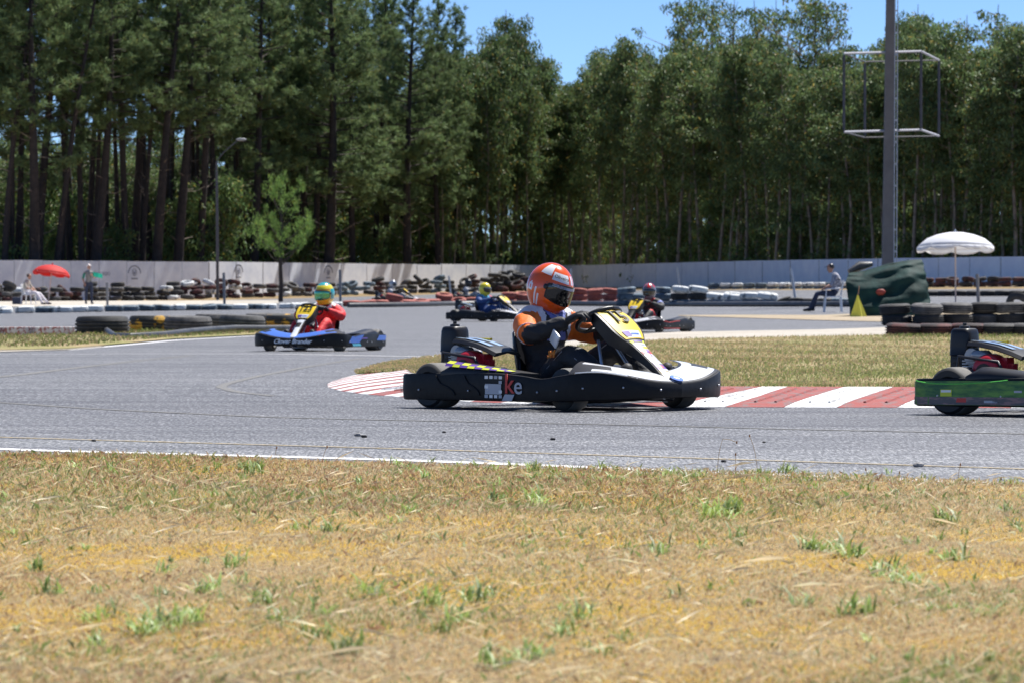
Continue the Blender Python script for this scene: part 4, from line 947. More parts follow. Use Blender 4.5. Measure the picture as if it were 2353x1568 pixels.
def kart(label, loc, rz, band=(None,), pods=None, plate='15', plate_txt_m=None, steer=-8, nose_m=None, engine_m=None, cover_m=None):
    K = thing('racing_kart', label, 'kart', loc, rz, 'racing karts')
    bm_ = band[0] or M_BAND
    for s_ in (-1, 1):
        link('side_bumper', cached(('sb', s_, bm_.name), lambda: band_mesh(SIDE0, SIDE1, s_, 'side_bumper', bm_)), K)
        link('front_bumper', cached(('fb', s_, bm_.name), lambda: band_mesh(FR0, NO, s_, 'front_bumper', bm_)), K)
        link('rear_bumper', cached(('rb', s_, bm_.name), lambda: band_mesh(0, SIDE0, s_, 'rear_bumper', bm_)), K)
        def pod():
            mb = MB(); rings = []
            for t in np.linspace(0, 1, 9):
                x = -.40+.62*t; top = .292-.062*t; rr = []
                e = math.sin(math.pi*min(1, t*6+.12)/2)
                if t > .9: e = .75
                for (yy, zz) in ((-.655, .20), (-.660, .225), (-.645, .225+(top-.225)*.55*e), (-.60, .225+(top-.225)*e), (-.50, top*e+.2*(1-e)), (-.43, .22), (-.41, .10), (-.62, .09)): rr.append((x, yy*(-s_), zz))
                rings.append(rr)
            mb.loft(rings); return mb.mesh('side_pod', M_PLAST, 50)
        link('side_pod', cached(('pod', s_), pod), K)
        # nose cover: upper fairing between bumper and steering support
        def nose():
            mb = MB(); o = outline(s_); rings = []
            for i in range(58, NO+1):
                x, y, zt, zb = o[i]; a = (i-58)/(NO-58); ix = x*(.80-.02*a); iy = y*(.60+.1*a); c = []
                for k in range(13):
                    f = k/12; hz = zt+.002+(.296-.075*a**1.2-zt)*math.sin(f*math.pi/2); c.append(((x-.012)*(1-f)+ix*f, y*.985*(1-f)+iy*f, hz))
                rings.append(c)
            mb.loft(rings, closed=False, cap=False); me = mb.mesh('nose_cover', [M_PLAST, nose_m or M_WHITE], 50)
            nP = 12
            for k, p in enumerate(me.polygons):
                ii = 58+k//nP; f = k % nP
                if 69 <= ii <= 82 and 0 < f < 11: p.material_index = 1
                if 60 <= ii < 70 and (f in (8, 9, 10)): p.material_index = 1
                if 64 <= ii < 70 and f in (1, 2): p.material_index = 1
            return me
        q = link('nose_cover', cached(('nose', s_, str(nose_m)), nose), K)
    # floor, frame
    mb = MB(); mb.box((.32, 0, .045), (.66, .52, .004)); mb.build('floor_tray', M_AL, K)
    mb = MB()
    for s_ in (-1, 1):
        mb.tube([(-.66, .28*s_, .07), (-.3, .30*s_, .06), (.2, .33*s_, .055), (.45, .30*s_, .055), (.72, .22*s_, .07), (.82, .10*s_, .08)], .016, 8)
        mb.tube([(-.45, .30*s_, .065), (-.30, .58*s_, .11), (.05, .60*s_, .11), (.28, .32*s_, .06)], .012, 6)
        mb.tube([(.50, .26*s_, .07), (.53, .42*s_, .12)], .02, 6); mb.tube([(.72, .22*s_, .07), (.86, .30*s_, .16), (.90, 0, .14)], .011, 6)
    mb.tube([(-.53, -.62, .14), (-.53, .62, .14)], .020, 10); mb.tube([(.2, -.33, .055), (.2, .33, .055)], .016, 8); mb.tube([(-.66, -.28, .07), (-.66, .28, .07)], .016, 8)
    mb.build('chassis_frame', M_CHAS, K, smooth=60)
    # wheels
    for (k, x, y, a) in (('r', -.53, -.54, 0), ('r', -.53, .54, 0), ('f', .53, -.50, steer), ('f', .53, .50, steer)):
        wl = link('wheel', WM[k][0], K, (x, y, .140 if k == 'r' else .130), (0, 0, R(a))); link('rim', WM[k][1], wl)
    # fuel tank, pedals, seat
    mb = MB(); mb.box((.40, 0, .135), (.24, .26, .17)); tk = mb.build('fuel_tank', M_TANK, K, bevel=.03)
    mb = MB(); mb.box((.40, -.04, .222), (.2, .02, .006)); mb.box((.40, .04, .222), (.2, .02, .006)); mb.build('tank_strap', M_BLK, tk)
    for s_ in (-1, 1):
        mb = MB(); mb.tube([(.70, .17*s_, .06), (.72, .17*s_, .20)], .008, 6); mb.tube([(.72, .12*s_, .20), (.72, .22*s_, .20)], .011, 6); mb.build('pedal', M_STEELB, K)
    def seat():
        mb = MB(); rings = []
        for (x, z, wd, lip) in ((.16, .10, .13, .02), (.05, .065, .17, .07), (-.08, .06, .185, .11), (-.18, .09, .19, .13), (-.245, .17, .19, .12), (-.275, .27, .185, .10), (-.29, .38, .18, .075), (-.30, .46, .16, .05), (-.305, .485, .11, .02)):
            r_ = []
            nx_ = Vector((1, 0, 0)) if z > .2 else (Vector((.6, 0, .8)) if z > .1 else Vector((.1, 0, 1)))
            for y, l in ((-1, 1), (-.9, .45), (-.6, .1), (0, 0), (.6, .1), (.9, .45), (1, 1)): p = Vector((x, y*wd, z))+nx_*lip*l; r_.append(p)
            rings.append(r_)
        mb.loft(rings, closed=False, cap=False); me = mb.mesh('seat', M_SEAT, 60); return me
    so_ = link('seat', cached('seat', seat), K); md = so_.modifiers.new('thickness', 'SOLIDIFY'); md.thickness = .012
    # steering wheel + column
    sw = thing('steering_wheel', None, None); sw.parent = K; sw.location = (.315, 0, .545); sw.rotation_euler = (0, R(-33), 0)
    mb = MB(); mb.tube([(.13*math.cos(t), .155*math.sin(t), 0) for t in np.linspace(0, 2*math.pi, 28)], .015, 8, cap=False); mb.build('wheel_rim', M_PLAST, sw, smooth=60)
    mb = MB()
    for t in (math.pi/2, -math.pi/2, math.pi): mb.box((.07*math.cos(t), .08*math.sin(t), -.01), (.14 if abs(math.cos(t)) > .5 else .025, .16 if abs(math.sin(t)) > .5 else .025, .006))
    mb.lathe([(0, -.02), (.035, -.02), (.035, .01), (0, .01)], n=12); mb.build('spoke', M_PLAST, sw)
    mb = MB(); mb.tube([(.33, 0, .53), (.68, 0, .12)], .011, 8); mb.build('steering_column', M_STEELB, K, smooth=60)
    mb = MB(); mb.tube([(.40, -.10, .42), (.52, -.20, .26), (.60, -.27, .08)], .009, 6); mb.tube([(.40, .10, .42), (.52, .20, .26), (.60, .27, .08)], .009, 6); mb.build('steering_support', M_STEELB, K, smooth=60)
    # front number panel: wide top plate tapering to a strip that meets the nose
    PAN = [(.345, .585, .085), (.37, .602, .115), (.42, .590, .140), (.49, .545, .145), (.56, .485, .135), (.605, .442, .105), (.65, .40, .062), (.72, .345, .048), (.80, .285, .046), (.87, .23, .050), (.925, .19, .055), (.945, .165, .045)]
    PS = sm([(a, b, c) for a, b, c in PAN], 4)
    def panel_pt(i, f, off=0.0):
        i0 = max(0, min(len(PS)-2, int(i))); p = PS[i0].lerp(PS[i0+1], i-i0); t = (PS[i0+1]-PS[i0]); tt = Vector((t.x, 0, t.y)).normalized(); n_ = Vector((-tt.z, 0, tt.x)); n_ = n_ if n_.z > 0 else -n_
        return Vector((p.x, f*p.z, p.y))+n_*(off-.012*f*f)
    def panel():
        mb = MB(); rings = []
        for i in range(len(PS)):
            r_ = [panel_pt(i, f) for f in (-1, -.75, -.4, 0, .4, .75, 1)]+[panel_pt(i, f*.97, -.02 if abs(f) < 1 else -.008)+Vector((-.02, 0, -.012-(.075*(1-abs(i-14)/22) if (abs(f) == 1 and i < 36) else 0))) for f in (1, .75, .4, 0, -.4, -.75, -1)]; rings.append(r_)
        mb.loft(rings); return mb.mesh('number_panel', M_PLAST, 50)
    np_ = link('number_panel', cached('panel', panel), K)
    def pdecal(i0, i1, f0, f1, m, name, off=.003, n=10, par=np_):
        mb = MB(); rings = [[panel_pt(i0+(i1-i0)*k/n, f, off) for f in np.linspace(f0, f1, 7)] for k in range(n+1)]; mb.loft(rings, closed=False, cap=False); return mb.build(name, m, par, smooth=60)
    pdecal(6, 21, -.86, .86, M_YEL, 'number_plate')
    pdecal(16.5, 20.5, -.55, .62, M_WHITE, 'plate_badge', .0045); pdecal(17, 19.8, -.62, -.15, M_PUR, 'plate_badge', .006, 4); pdecal(18, 19, -.1, .5, M_BLUEP, 'plate_badge', .006, 4)
    c_ = panel_pt(11.3, 0, .010); t_ = (panel_pt(13, 0)-panel_pt(9, 0)).normalized()
    text(plate, .155, plate_txt_m or M_BLK, np_, frame(c_, (0, 1, 0), -t_), 'number', .002, bold=.002, sx=1.0 if len(plate) < 3 else .8)
    # coloured strip artwork
    cols = [M_PUR, M_LIM, M_WHITE, M_PUR, M_REDP, M_YEL, M_WHITE, M_PUR, M_ORP, M_WHITE, M_GREYP, M_WHITE]
    if pods == 'main':
        for k in range(12):
            a = 22+k*1.55; r2 = random.Random(k); pdecal(a, a+1.6, -.85, .85, cols[(k*5+1) % 12] if k < 9 else M_WHITE, 'artwork', .003, 3)
            pdecal(a+.2, a+1.2, -.75+.3*r2.random(), .1+.6*r2.random(), cols[(k*7+3) % 12], 'artwork', .005, 3)
    else:
        pdecal(23, 42, -.8, .8, M_WHITE if pods != 'dark' else M_BLK, 'artwork', .003, 12); pdecal(26, 30, -.8, .6, M_BLK, 'artwork', .005, 4)
    # engine block on the right side
    en = thing('engine', None, None); en.parent = K
    mb = MB(); mb.box((-.40, -.29, .16), (.28, .20, .18)); mb.build('crankcase', M_CHAS, en, bevel=.02)
    mb = MB()
    for k in range(8): mb.box((-.52, -.30, .20+.016*k), (.13, .19, .007))
    mb.build('cooling_fins', M_AL, en)
    mb = MB(); prof = [(0, -.055), (.05, -.055), (.088, -.045), (.108, -.02), (.112, .03), (.112, .06)]; mb.lathe(prof, (-.385, -.42, .245), 'y', 28)
    mb.box((-.385, -.36, .235), (.22, .08, .20)); fc = mb.build('fan_cover', engine_m or M_ENGR, en, smooth=40)
    mb = MB(); mb.lathe([(0, -.058), (.055, -.058), (.055, -.063), (0, -.063)], (-.385, -.42, .245), 'y', 20); mb.build('fan_grille', M_BLK, fc)
    mb = MB(); mb.box((-.27, -.37, .27), (.07, .05, .06)); mb.tube([(-.25, -.38, .27), (-.21, -.40, .24), (-.20, -.40, .18)], .009, 6); mb.build('starter_handle', engine_m or M_ENGR, en, smooth=60)
    mb = MB(); mb.lathe([(.0, .13), (.05, .13), (.062, .14), (.065, .16), (.065, .17), (.045, .19), (0, .19)], (-.46, -.38, .185), 'z', 16); mb.build('fuel_cap', M_AL, en, smooth=50)
    # air box
    mb = MB(); rings = []
    for (z, a, b) in ((.34, .066, .072), (.345, .074, .082), (.35, .070, .078), (.40, .070, .078), (.47, .066, .074), (.492, .060, .068), (.50, .05, .055)):
        rings.append([(-.635+a*(abs(math.cos(t))**.45)*math.copysign(1, math.cos(t)), -.285+b*(abs(math.sin(t))**.45)*math.copysign(1, math.sin(t)), z) for t in [2*math.pi*(k+.5)/28 for k in range(28)]])
    mb.loft(rings); mb.lathe([(0, .50), (.032, .50), (.03, .512), (.012, .516), (.012, .53), (0, .532)], (-.635, -.285, 0), 'z', 14); mb.build('air_box', M_PLAST, en, smooth=45)
    mb = MB(); mb.box((-.635, -.285, .265), (.12, .13, .16)); mb.box((-.625, -.356, .31), (.09, .012, .03)); mb.build('air_box_base', M_BLK, en, bevel=.012)
    mb = MB(); mb.lathe([(.0, -.02), (.05, -.02), (.06, 0), (.05, .02), (.0, .02)], (-.52, -.375, .335), 'y', 18); mb.build('carburettor', M_AL, en, smooth=50)
    mb = MB(); mb.tube([(-.55, -.2, .30), (-.62, -.08, .34), (-.66, .0, .20), (-.70, .25, .15), (-.70, .42, .15)], [.02, .02, .025, .05, .05], 10); mb.build('exhaust', M_AL, en, smooth=60)
    # guard plate over the engine
    mb = MB(); rings = []
    for (x, z, w1) in ((-.55, .424, .10), (-.45, .420, .12), (-.34, .402, .13), (-.24, .374, .13), (-.17, .345, .12)):
        rings.append([(x, -.30-w1, z-.022), (x, -.30-w1*.85, z-.003), (x, -.30, z+.006), (x, -.30+w1*.85, z-.003), (x, -.30+w1, z-.022), (x, -.30+w1, z-.03), (x, -.30, z-.006), (x, -.30-w1*.96, z-.028)])
    mb.loft(rings); gp = mb.build('engine_guard', M_PLAST, en, smooth=35)
    mb = MB()
    for yy in (-.36, -.27): mb.loft([[(x, -.30+(yy+.30)-.020, z+.008), (x, -.30+(yy+.30)+.022, z+.008)] for x, z in ((-.54, .424), (-.45, .419), (-.34, .401), (-.25, .376))], closed=False, cap=False)
    mb.build('guard_stripe', cover_m or M_BLUEW, gp)
    mb = MB(); mb.box((-.43, -.235, .422), (.12, .02, .014)); mb.build('guard_handle', M_YEL, gp)
    mb = MB(); mb.tube([(-.60, -.45, .12), (-.56, -.47, .34), (-.30, -.46, .31), (-.2, -.44, .12)], .011, 6); mb.build('engine_bar', M_CHAS, K, smooth=60)
    # bolts on the bumper
    for s_ in (-1, 1):
        for i, f in ((22, .38), (30, .36), (34, .40), (47, .40), (54, .42), (62, .45), (71, .5), (79, .5)):
            p, n_, t = surf_pt(s_, i, f, .009); mb = MB(); mb.sphere(p, (.007, .007, .007), n=8, h=6); mb.build('bolt', M_STEELB, K)
    return K

# ---- main kart number 15
TH = R(-43); KX, KD = (1288-1176)*25.6/FPX, 25.6
K1 = kart('black kart number 15 with white nose pads passing in front of the kerb', (KX, KD, terr(KX, KD)+.004), TH, pods='main', plate='15')
# checker and lettering on the right side bumper
s_ = -1
def flat_on_side(i, f): p, n_, t = surf_pt(-1, i, f, .011); return p, n_, t
for r_ in range(5):
    for c in range(4):
        if (r_+c) % 2 == 0 or (r_ in (0, 4)): 
            i0 = 33.2+c*1.05; f0 = .12+r_*.17
            if r_ in (1, 2, 3) and c in (1, 2): continue
            decal(-1, i0+.12, i0+.85, f0, f0+.11, M_WHITE if (r_+c) % 3 else M_GREYP, K1, 'checker_square', n=2)
decal(-1, 33.4, 37.0, .25, .62, M_GREYP, K1, 'worn_sticker', off=.0115, n=6)
for ch, i, m in (('k', 38.9, M_REDP), ('e', 41.2, M_GREYP)):
    p, n_, t = flat_on_side(i, .62 if ch == 'k' else .58); text(ch, .17 if ch == 'k' else .15, m, K1, frame(p, (1, 0, 0), (0, 0, 1)), 'bumper_lettering', .0015, bold=.001)
decal(-1, 37.2, 39.6, .02, .26, M_GREYP, K1, 'torn_sticker', off=.013, skew=3)
# scuffed curved grooves
M_GROOVE = mat('dark_groove', (.006, .006, .006), .6)
for i in (25.3, 29.5):
    mb = MB(); mb.tube([surf_pt(-1, i+a, f, .008)[0] for a, f in ((-.2, .92), (0, .8), (.5, .62), (1.5, .5), (2.3, .35), (2.6, .2))], .005, 5); mb.build('moulded_groove', M_GROOVE, K1)
# checkered strip on the right pod
for k in range(9):
    x0 = -.37+.062*k
    def tz(x): return .292-.062*((x+.40)/.62)
    for rr in range(2):
        m = M_LIM if (k+rr) % 2 else M_PUR
        mb = MB(); E_ = [(-.646, .52), (-.628, .80), (-.592, 1.02)]
        def ep(x, q): h_ = tz(x)-.225; return (x, E_[q][0]-.006, .225+h_*E_[q][1]+.005)
        mb.add([ep(x0, rr), ep(x0+.058, rr), ep(x0+.055, rr+1), ep(x0-.003, rr+1)], [(0, 1, 2, 3)]); mb.build('pod_checker', m, K1)
# blue round badge on the nose tip
mb = MB(); mb.lathe([(0, .003), (.044, .003), (.044, 0)], n=24); o = mb.build('nose_badge', M_BLUEP, K1); o.location = (.945, 0, .196); o.rotation_euler = (0, R(22), 0)
mb = MB(); mb.lathe([(0, .005), (.021, .005), (.021, .003)], n=18); mb.build('badge_ring', M_WHITE, o); 
for i0, i1 in ((62.5, 69.5),):
    mb = MB(); mb.tube([surf_pt(-1, i, 1.01, .002)[0] for i in np.linspace(60, 72, 14)], .0035, 5); mb.build('white_piping', M_WHITE, K1)
M_SB = suit('suit_black', (.018, .018, .021)); M_SOR = suit('suit_orange', (.88, .17, .012)); M_SWH = suit('suit_white', (.72, .72, .74)); M_SBL = suit('suit_blue', (.16, .20, .50))
M_HOR = mat('helmet_orange', (.84, .105, .008), .22, coat=.8); M_HWH = mat('helmet_white', (.85, .85, .86), .22, coat=.8); M_STRIP = mat('visor_strip_silver', (.45, .50, .62), .3)
def fm15(a, b, t, c):
    if b in ('elr', 'ell'): return 2 if t < .18 else (1 if t < .98 else 0)
    if b in ('shr', 'shl'): return 2 if t > .5 else 0
    if a == 'upper' and b == 'neck': return 3 if t > .3 else 0
    if (a, b) == ('chest', 'upper') and c.x > -.08: return 3 if abs(abs(c.y)-.06) < .03 else 0
    if b in ('wrr', 'wrl'): return 0
    return 0
def p15(az, el):
    a = abs(az)
    if el > .55 and el < 1.2 and 1.35 < a < 1.95 : return 1
    if .42 < el < .78 and a < 1.45: return 1 if (.25 < a < 1.2) or a < .12 else 0
    if -.72 < el < -.30 and 1.60 < a < 1.70: return 1
    if -.75 < el < -.12 and 1.76 < a < 1.84: return 1
    if (a-2.15)**2+(el+.15)**2 < .025 and (a-2.15)**2+(el+.15)**2 > .004: return 1
    if el < -1.05: return 2
    return 0
def h15(loc, rot, par):
    h = make_helmet(p15, [M_HOR, M_HWH, M_BLKTRIM], M_VISOR, M_STRIP, loc, rot, par)
    for (a, e, s, st) in ((-.75, .60, .030, 'Oliveira'), (-.95, .22, .018, 'CARBON SPORT'), (-.72, -.86, .036, 'Carneiro')):
        p = helmet_surf(a, e, 1.05 if e == .22 else 1.02); q = helmet_surf(a+.05, e, 1.03)-helmet_surf(a-.05, e, 1.03); up = helmet_surf(a, e+.05, 1.03)-helmet_surf(a, e-.05, 1.03)
        text(st, s, M_BLKTRIM if s != .036 else M_HWH, h, frame(p, q, up), 'helmet_lettering', .0008)
    return h
D15 = driver('kart driver in orange helmet and black suit with orange sleeves, in kart number 15', K1, [M_SB, M_SOR, M_SWH, M_SBL], fm15, h15, head=(-.085, -.005, .745), hrot=(R(-4), R(21), R(14)), sub=3)
# grey piping ring and white elbow patch
for sy in (-1, 1):
    mb = MB(); c = Vector((.015, .315*sy, .46)); ax = (Vector((.04, .335*sy, .455))-Vector((-.13, .17*sy, .52))).normalized(); a1 = ax.cross(Vector((0, 0, 1))).normalized(); a2 = ax.cross(a1)
    mb.tube([c-ax*.0+(a1*math.cos(t)+a2*math.sin(t))*.066 for t in np.linspace(0, 2*math.pi, 20)], .004, 5, cap=False); mb.build('sleeve_piping', M_SWH, D15, smooth=60)
mb = MB(); c = Vector((.21, -.285, .430)); mb.box(c, (.085, .012, .085), 0, (0, R(35), R(-15))); mb.build('elbow_patch', M_HWH, D15, bevel=.004)
M_ORW = mat('embroidery_orange', (.85, .25, .02), .6)
p = Vector((.16, -.235, .345)); text('3M', .06, M_ORW, D15, frame((.165, -.268, .335), (1, -.25, .1), (.0, .3, 1)), 'knee_lettering', .002, bold=.003)
for (a, b) in ((('hpr'), ('knr')), (('knr'), ('anr')), (('hpl'), ('knl')), (('knl'), ('anl'))):
    A, B = Vector(KART_J[a][:3]), Vector(KART_J[b][:3]); ra, rb = KART_J[a][3], KART_J[b][3]; mb = MB()
    nside = Vector((0, -1, .25)).normalized()
    mb.tube([A.lerp(B, t)+nside*((ra*(1-t)+rb*t)*.93) for t in np.linspace(.25, .95, 6)], .003, 4); mb.build('suit_stitching', mat('stitch_grey', (.30, .29, .31), .7), D15)

# ---- kart number 123, red suit
K2X, K2D = (737-1176)*55/FPX, 55.0
K2 = kart('black and blue kart number 123 coming towards the camera at left', (K2X, K2D, terr(K2X, K2D)+.004), R(180+69), pods='x', plate='123', nose_m=M_BLUEP, steer=6)
for sd in (1, -1):
    decal(sd, 42, 56, .35, .95, M_BLUEP, K2, 'blue_flash', skew=-8, n=10); decal(sd, 40, 50, .08, .3, M_CYANP, K2, 'blue_flash', skew=6); decal(sd, 20, 27, .5, .9, M_BLUEP, K2, 'blue_flash', skew=-4)
    decal(sd, 34, 46, .62, .72, M_PUR, K2, 'purple_line', n=6)
p, n_, t = surf_pt(1, 80, .62, .012)
text('Clover Brander', .085, M_WHITE, K2, frame((1.002, .03, .132), (0, 1, 0), (-.12, 0, 1)), 'bumper_lettering', .0015, shear=.3, bold=.0015)
M_SRED = suit('suit_red', (.72, .025, .030)); M_HYE = mat('helmet_yellow', (.80, .66, .04), .25, coat=.8); M_HTE = mat('helmet_teal', (.03, .36, .38), .25, coat=.8); M_HRD = mat('helmet_red', (.55, .03, .03), .25, coat=.8)
def p123(az, el):
    if el > .85: return 1
    if el < -.85: return 2 if abs(az) < .5 else 3
    if abs(az) > 1.4 and -.4 < el < .4: return 1
    if .38 < el < .44: return 2
    return 0
def h123(loc, rot, par): return make_helmet(p123, [M_HYE, M_HTE, M_HRD, M_BLKTRIM], M_VIS_IR, M_VIS_IR, loc, rot, par, tear=False)
def fm123(a, b, t, c):
    if b in ('shr', 'shl') and c.z > .56: return 1
    return 0
driver('kart driver in red suit with green and yellow helmet, in kart number 123', K2, [M_SRED, M_SWH], fm123, h123, head=(-.08, .02, .755), hrot=(0, R(5), R(-14)), tweak={'knl': (.30, .21, .40, .075), 'knr': (.30, -.21, .37, .075)})

# ---- yellow helmet kart
K3X, K3D = (1120-1176)*97/FPX, 97.0
K3 = kart('small black kart driven by the yellow helmet driver, far centre', (K3X, K3D, terr(K3X, K3D)+.004), R(-35), pods='dark', plate='9', nose_m=M_GREYP)
M_SBLU = suit('suit_navy', (.02, .06, .20)); M_SCY = suit('suit_cyan', (.08, .42, .65))
def fm3(a, b, t, c): return 1 if b in ('shr', 'shl', 'neck') or (a == 'chest' and c.x > -.1) else 0
driver('kart driver in navy and light blue suit with plain yellow helmet', K3, [M_SBLU, M_SCY], fm3, lambda l, r_, p: make_helmet(lambda a, e: 1 if e < -.8 and abs(a) < 1.2 else 0, [M_HYE, M_HYE], M_VISOR, M_GREYP, l, r_, p), head=(-.08, 0, .76), hrot=(0, R(5), R(8)))
# ---- red helmet kart
K4X, K4D = (1487-1176)*77/FPX, 77.0
K4 = kart('black kart with red trim lines and yellow plate, behind the number 15 panel', (K4X, K4D, terr(K4X, K4D)+.004), R(180+62), pods='dark', plate='19', nose_m=M_GREYP, steer=5)
for sd in (1, -1): decal(sd, 34, 58, .86, .95, M_REDP, K4, 'red_line', n=8); decal(sd, 34, 58, .06, .13, M_REDP, K4, 'red_line', n=8); decal(sd, 10, 14, .35, .8, M_REDP, K4, 'red_sticker'); decal(sd, 5, 9, .35, .85, M_GREYP, K4, 'grey_sticker')
def fm4(a, b, t, c):
    if b == 'neck': return 1
    if b in ('knl', 'knr') and t > .6: return 1
    if b in ('elr', 'ell') and .3 < t < .5: return 2
    return 0
driver('kart driver in black suit with red and silver helmet, behind the number 15 panel', K4, [M_SB, M_SRED, M_SBL], fm4, lambda l, r_, p: make_helmet(lambda a, e: 0 if (e > .5 and math.sin(a*5) > -.3) else 1, [M_HRD, mat('helmet_gunmetal', (.16, .15, .17), .25, coat=.7)], M_VISOR, M_GREYP, l, r_, p, tear=False), head=(-.08, 0, .76), hrot=(0, R(5), R(10)))
# ---- green kart leaving at right
K5X, K5D = (2488-1176)*24.2/FPX, 24.2
M_GRN = mat('green_print', (.012, .11, .035), .4, vscale=6, col2=(.16, .36, .05), thresh=(.38, .66), det=6, stretch=(1, 1, 4.5))
K5 = kart('green printed kart partly cut off by the right edge', (K5X, K5D, terr(K5X, K5D)+.004), R(-38), pods='dark', plate='7', nose_m=M_GREYP)
for (i0, i1, f0, f1, m, sk) in ((13, 57, .06, .90, M_GRN, 0), (24.5, 26, .15, .3, M_REDP, 0), (28, 31, .14, .22, M_GREYP, 0), (13, 46, .07, .34, mat('print_smoke', (.13, .12, .12), .5, vscale=9, col2=(.34, .20, .19), thresh=(.5, .6), stretch=(1, 1, 5)), 1.5), (22.5, 24.2, .36, .60, M_LIM, 0), (22.6, 24.1, .50, .58, M_WHITE, 0), (32, 33.3, .50, .57, M_GREYP, 0), (35, 36.3, .50, .57, M_GREYP, 0), (37, 50, -.1, .62, mat('print_lilac', (.42, .38, .52), .5, vscale=18, col2=(.62, .60, .68), thresh=(.35, .6)), 0), (37.6, 38.5, .4, .56, M_REDP, 0)):
    decal(-1, i0, i1, f0, f1, m, K5, 'side_print', skew=sk, off=.011+.0012*(1 if m != M_GRN else 0)+.0006*(i0 % 3), n=12)
mb = MB(); mb.tube([surf_pt(-1, i, .93-.14*math.sin(math.pi*(i-17)/14), .013)[0] for i in np.linspace(17, 31, 12)], .0028, 4); mb.build('green_line', mat('neon_green', (.18, .75, .12), .5), K5)
mb = MB(); mb.box((-.74, -.12, .27), (.04, .035, .22)); mb.box((-.74, -.12, .40), (.035, .03, .025)); mb.build('yellow_post', M_YEL, K5, bevel=.004)
driver('kart driver in dark suit beyond the right edge, in the green kart', K5, [M_SB], lambda a, b, t, c: 0, lambda l, r_, p: make_helmet(lambda a, e: 0, [M_HWH], M_VISOR, M_GREYP, l, r_, p), hrot=(0, R(8), 0))
# ---- two karts on the back straight, mostly hidden by the tyre row
M_HGY = mat('helmet_silver', (.45, .46, .48), .25, metal=.5, coat=.5); M_SGR = suit('suit_grey', (.38, .38, .40))
for (u, D, rz, lab, hm, sm_, dl) in [(905, 166, -12, 'far kart mostly hidden behind the low part of the red tyre row', M_HGY, M_SGR, 'driver in pale grey suit and silver helmet behind the red tyre row'), (1078, 176, -10, 'far kart with a red front, left of the yellow helmet driver', M_BLKTRIM, M_SGR, 'driver in grey suit with dark helmet left of the yellow helmet')]:
    k = kart(lab, UD(u, D, .01), R(rz), pods='dark', plate='3', nose_m=M_REDP if u > 1000 else M_GREYP)
    driver(dl, k, [sm_, M_SB], lambda a, b, t, c: 1 if b in ('wrr', 'wrl') else 0, lambda l, r_, p, hm=hm: make_helmet(lambda a, e: 0, [hm], M_VISOR, M_GREYP, l, r_, p, tear=False), head=(-.05, 0, .78))

# ------------------------------------------------------------------ marshals and spectators
M_SKIN = mat('skin', (.42, .23, .16), .5); M_JEAN = mat('dark_trousers', (.025, .035, .07), .75, var=.2); M_WTR = mat('white_trousers', (.70, .71, .76), .75, var=.1); M_HAIR = mat('dark_hair', (.03, .02, .015), .7)
M_VEST = mat('grey_vest', (.24, .23, .22), .75, var=.2); M_GRSL = mat('green_sleeve', (.02, .22, .15), .75); M_CAPW = mat('white_cap', (.8, .8, .8), .7); M_GREYS = mat('grey_shirt', (.16, .17, .21), .75, vscale=14, col2=(.50, .50, .55), thresh=(.4, .6)); M_CHAIR = mat('white_plastic', (.74, .76, .80), .4)
def head(par, c, yaw, cap=None, hair=M_HAIR, nod=0):
    h = link('head', None, par, c, (0, R(nod), R(yaw))); mb = MB(); rings = []
    for (z, rx, ry, ox) in ((-.115, .045, .045, .03), (-.09, .062, .055, .025), (-.05, .078, .066, .015), (0, .092, .073, .005), (.05, .094, .075, 0), (.09, .078, .065, -.005), (.115, .04, .035, -.008)):
        rings.append([(ox+rx*math.cos(a), ry*math.sin(a), z) for a in [2*math.pi*k/16 for k in range(16)]])
    mb.loft(rings); mb.loft([[(.09, -.014, -.03), (.09, .014, -.03), (.085, .008, .02), (.085, -.008, .02)], [(.116, -.009, -.03), (.116, .009, -.03), (.095, .004, .01), (.095, -.004, .01)]])
    for s in (-1, 1): mb.sphere((0, .075*s, -.01), (.02, .01, .03), n=8, h=6)
    mb.build('face', M_SKIN, h, smooth=70)
    mb = MB()
    for s in (-1, 1): mb.sphere((.084, .03*s, .012), (.012, .014, .008), n=8, h=6)
    mb.build('eye', M_HAIR, h); mb = MB(); mb.box((.083, 0, -.062), (.012, .045, .006)); mb.build('mouth', mat('lips', (.30, .10, .09), .6), h)
    mb = MB(); mb.sphere((-.015, 0, .035), (.098, .083, .095), n=14, h=10); mb.v = [(x, y, max(z, -.02) if x < .02 else max(z, .055)) for x, y, z in mb.v]; mb.build('hair' if not cap else 'cap', cap or hair, h, smooth=70)
    if cap: mb = MB(); mb.box((.115, 0, .065), (.09, .12, .012), 0, (0, R(8), 0)); mb.build('cap_brim', cap, h, bevel=.004)
    return h
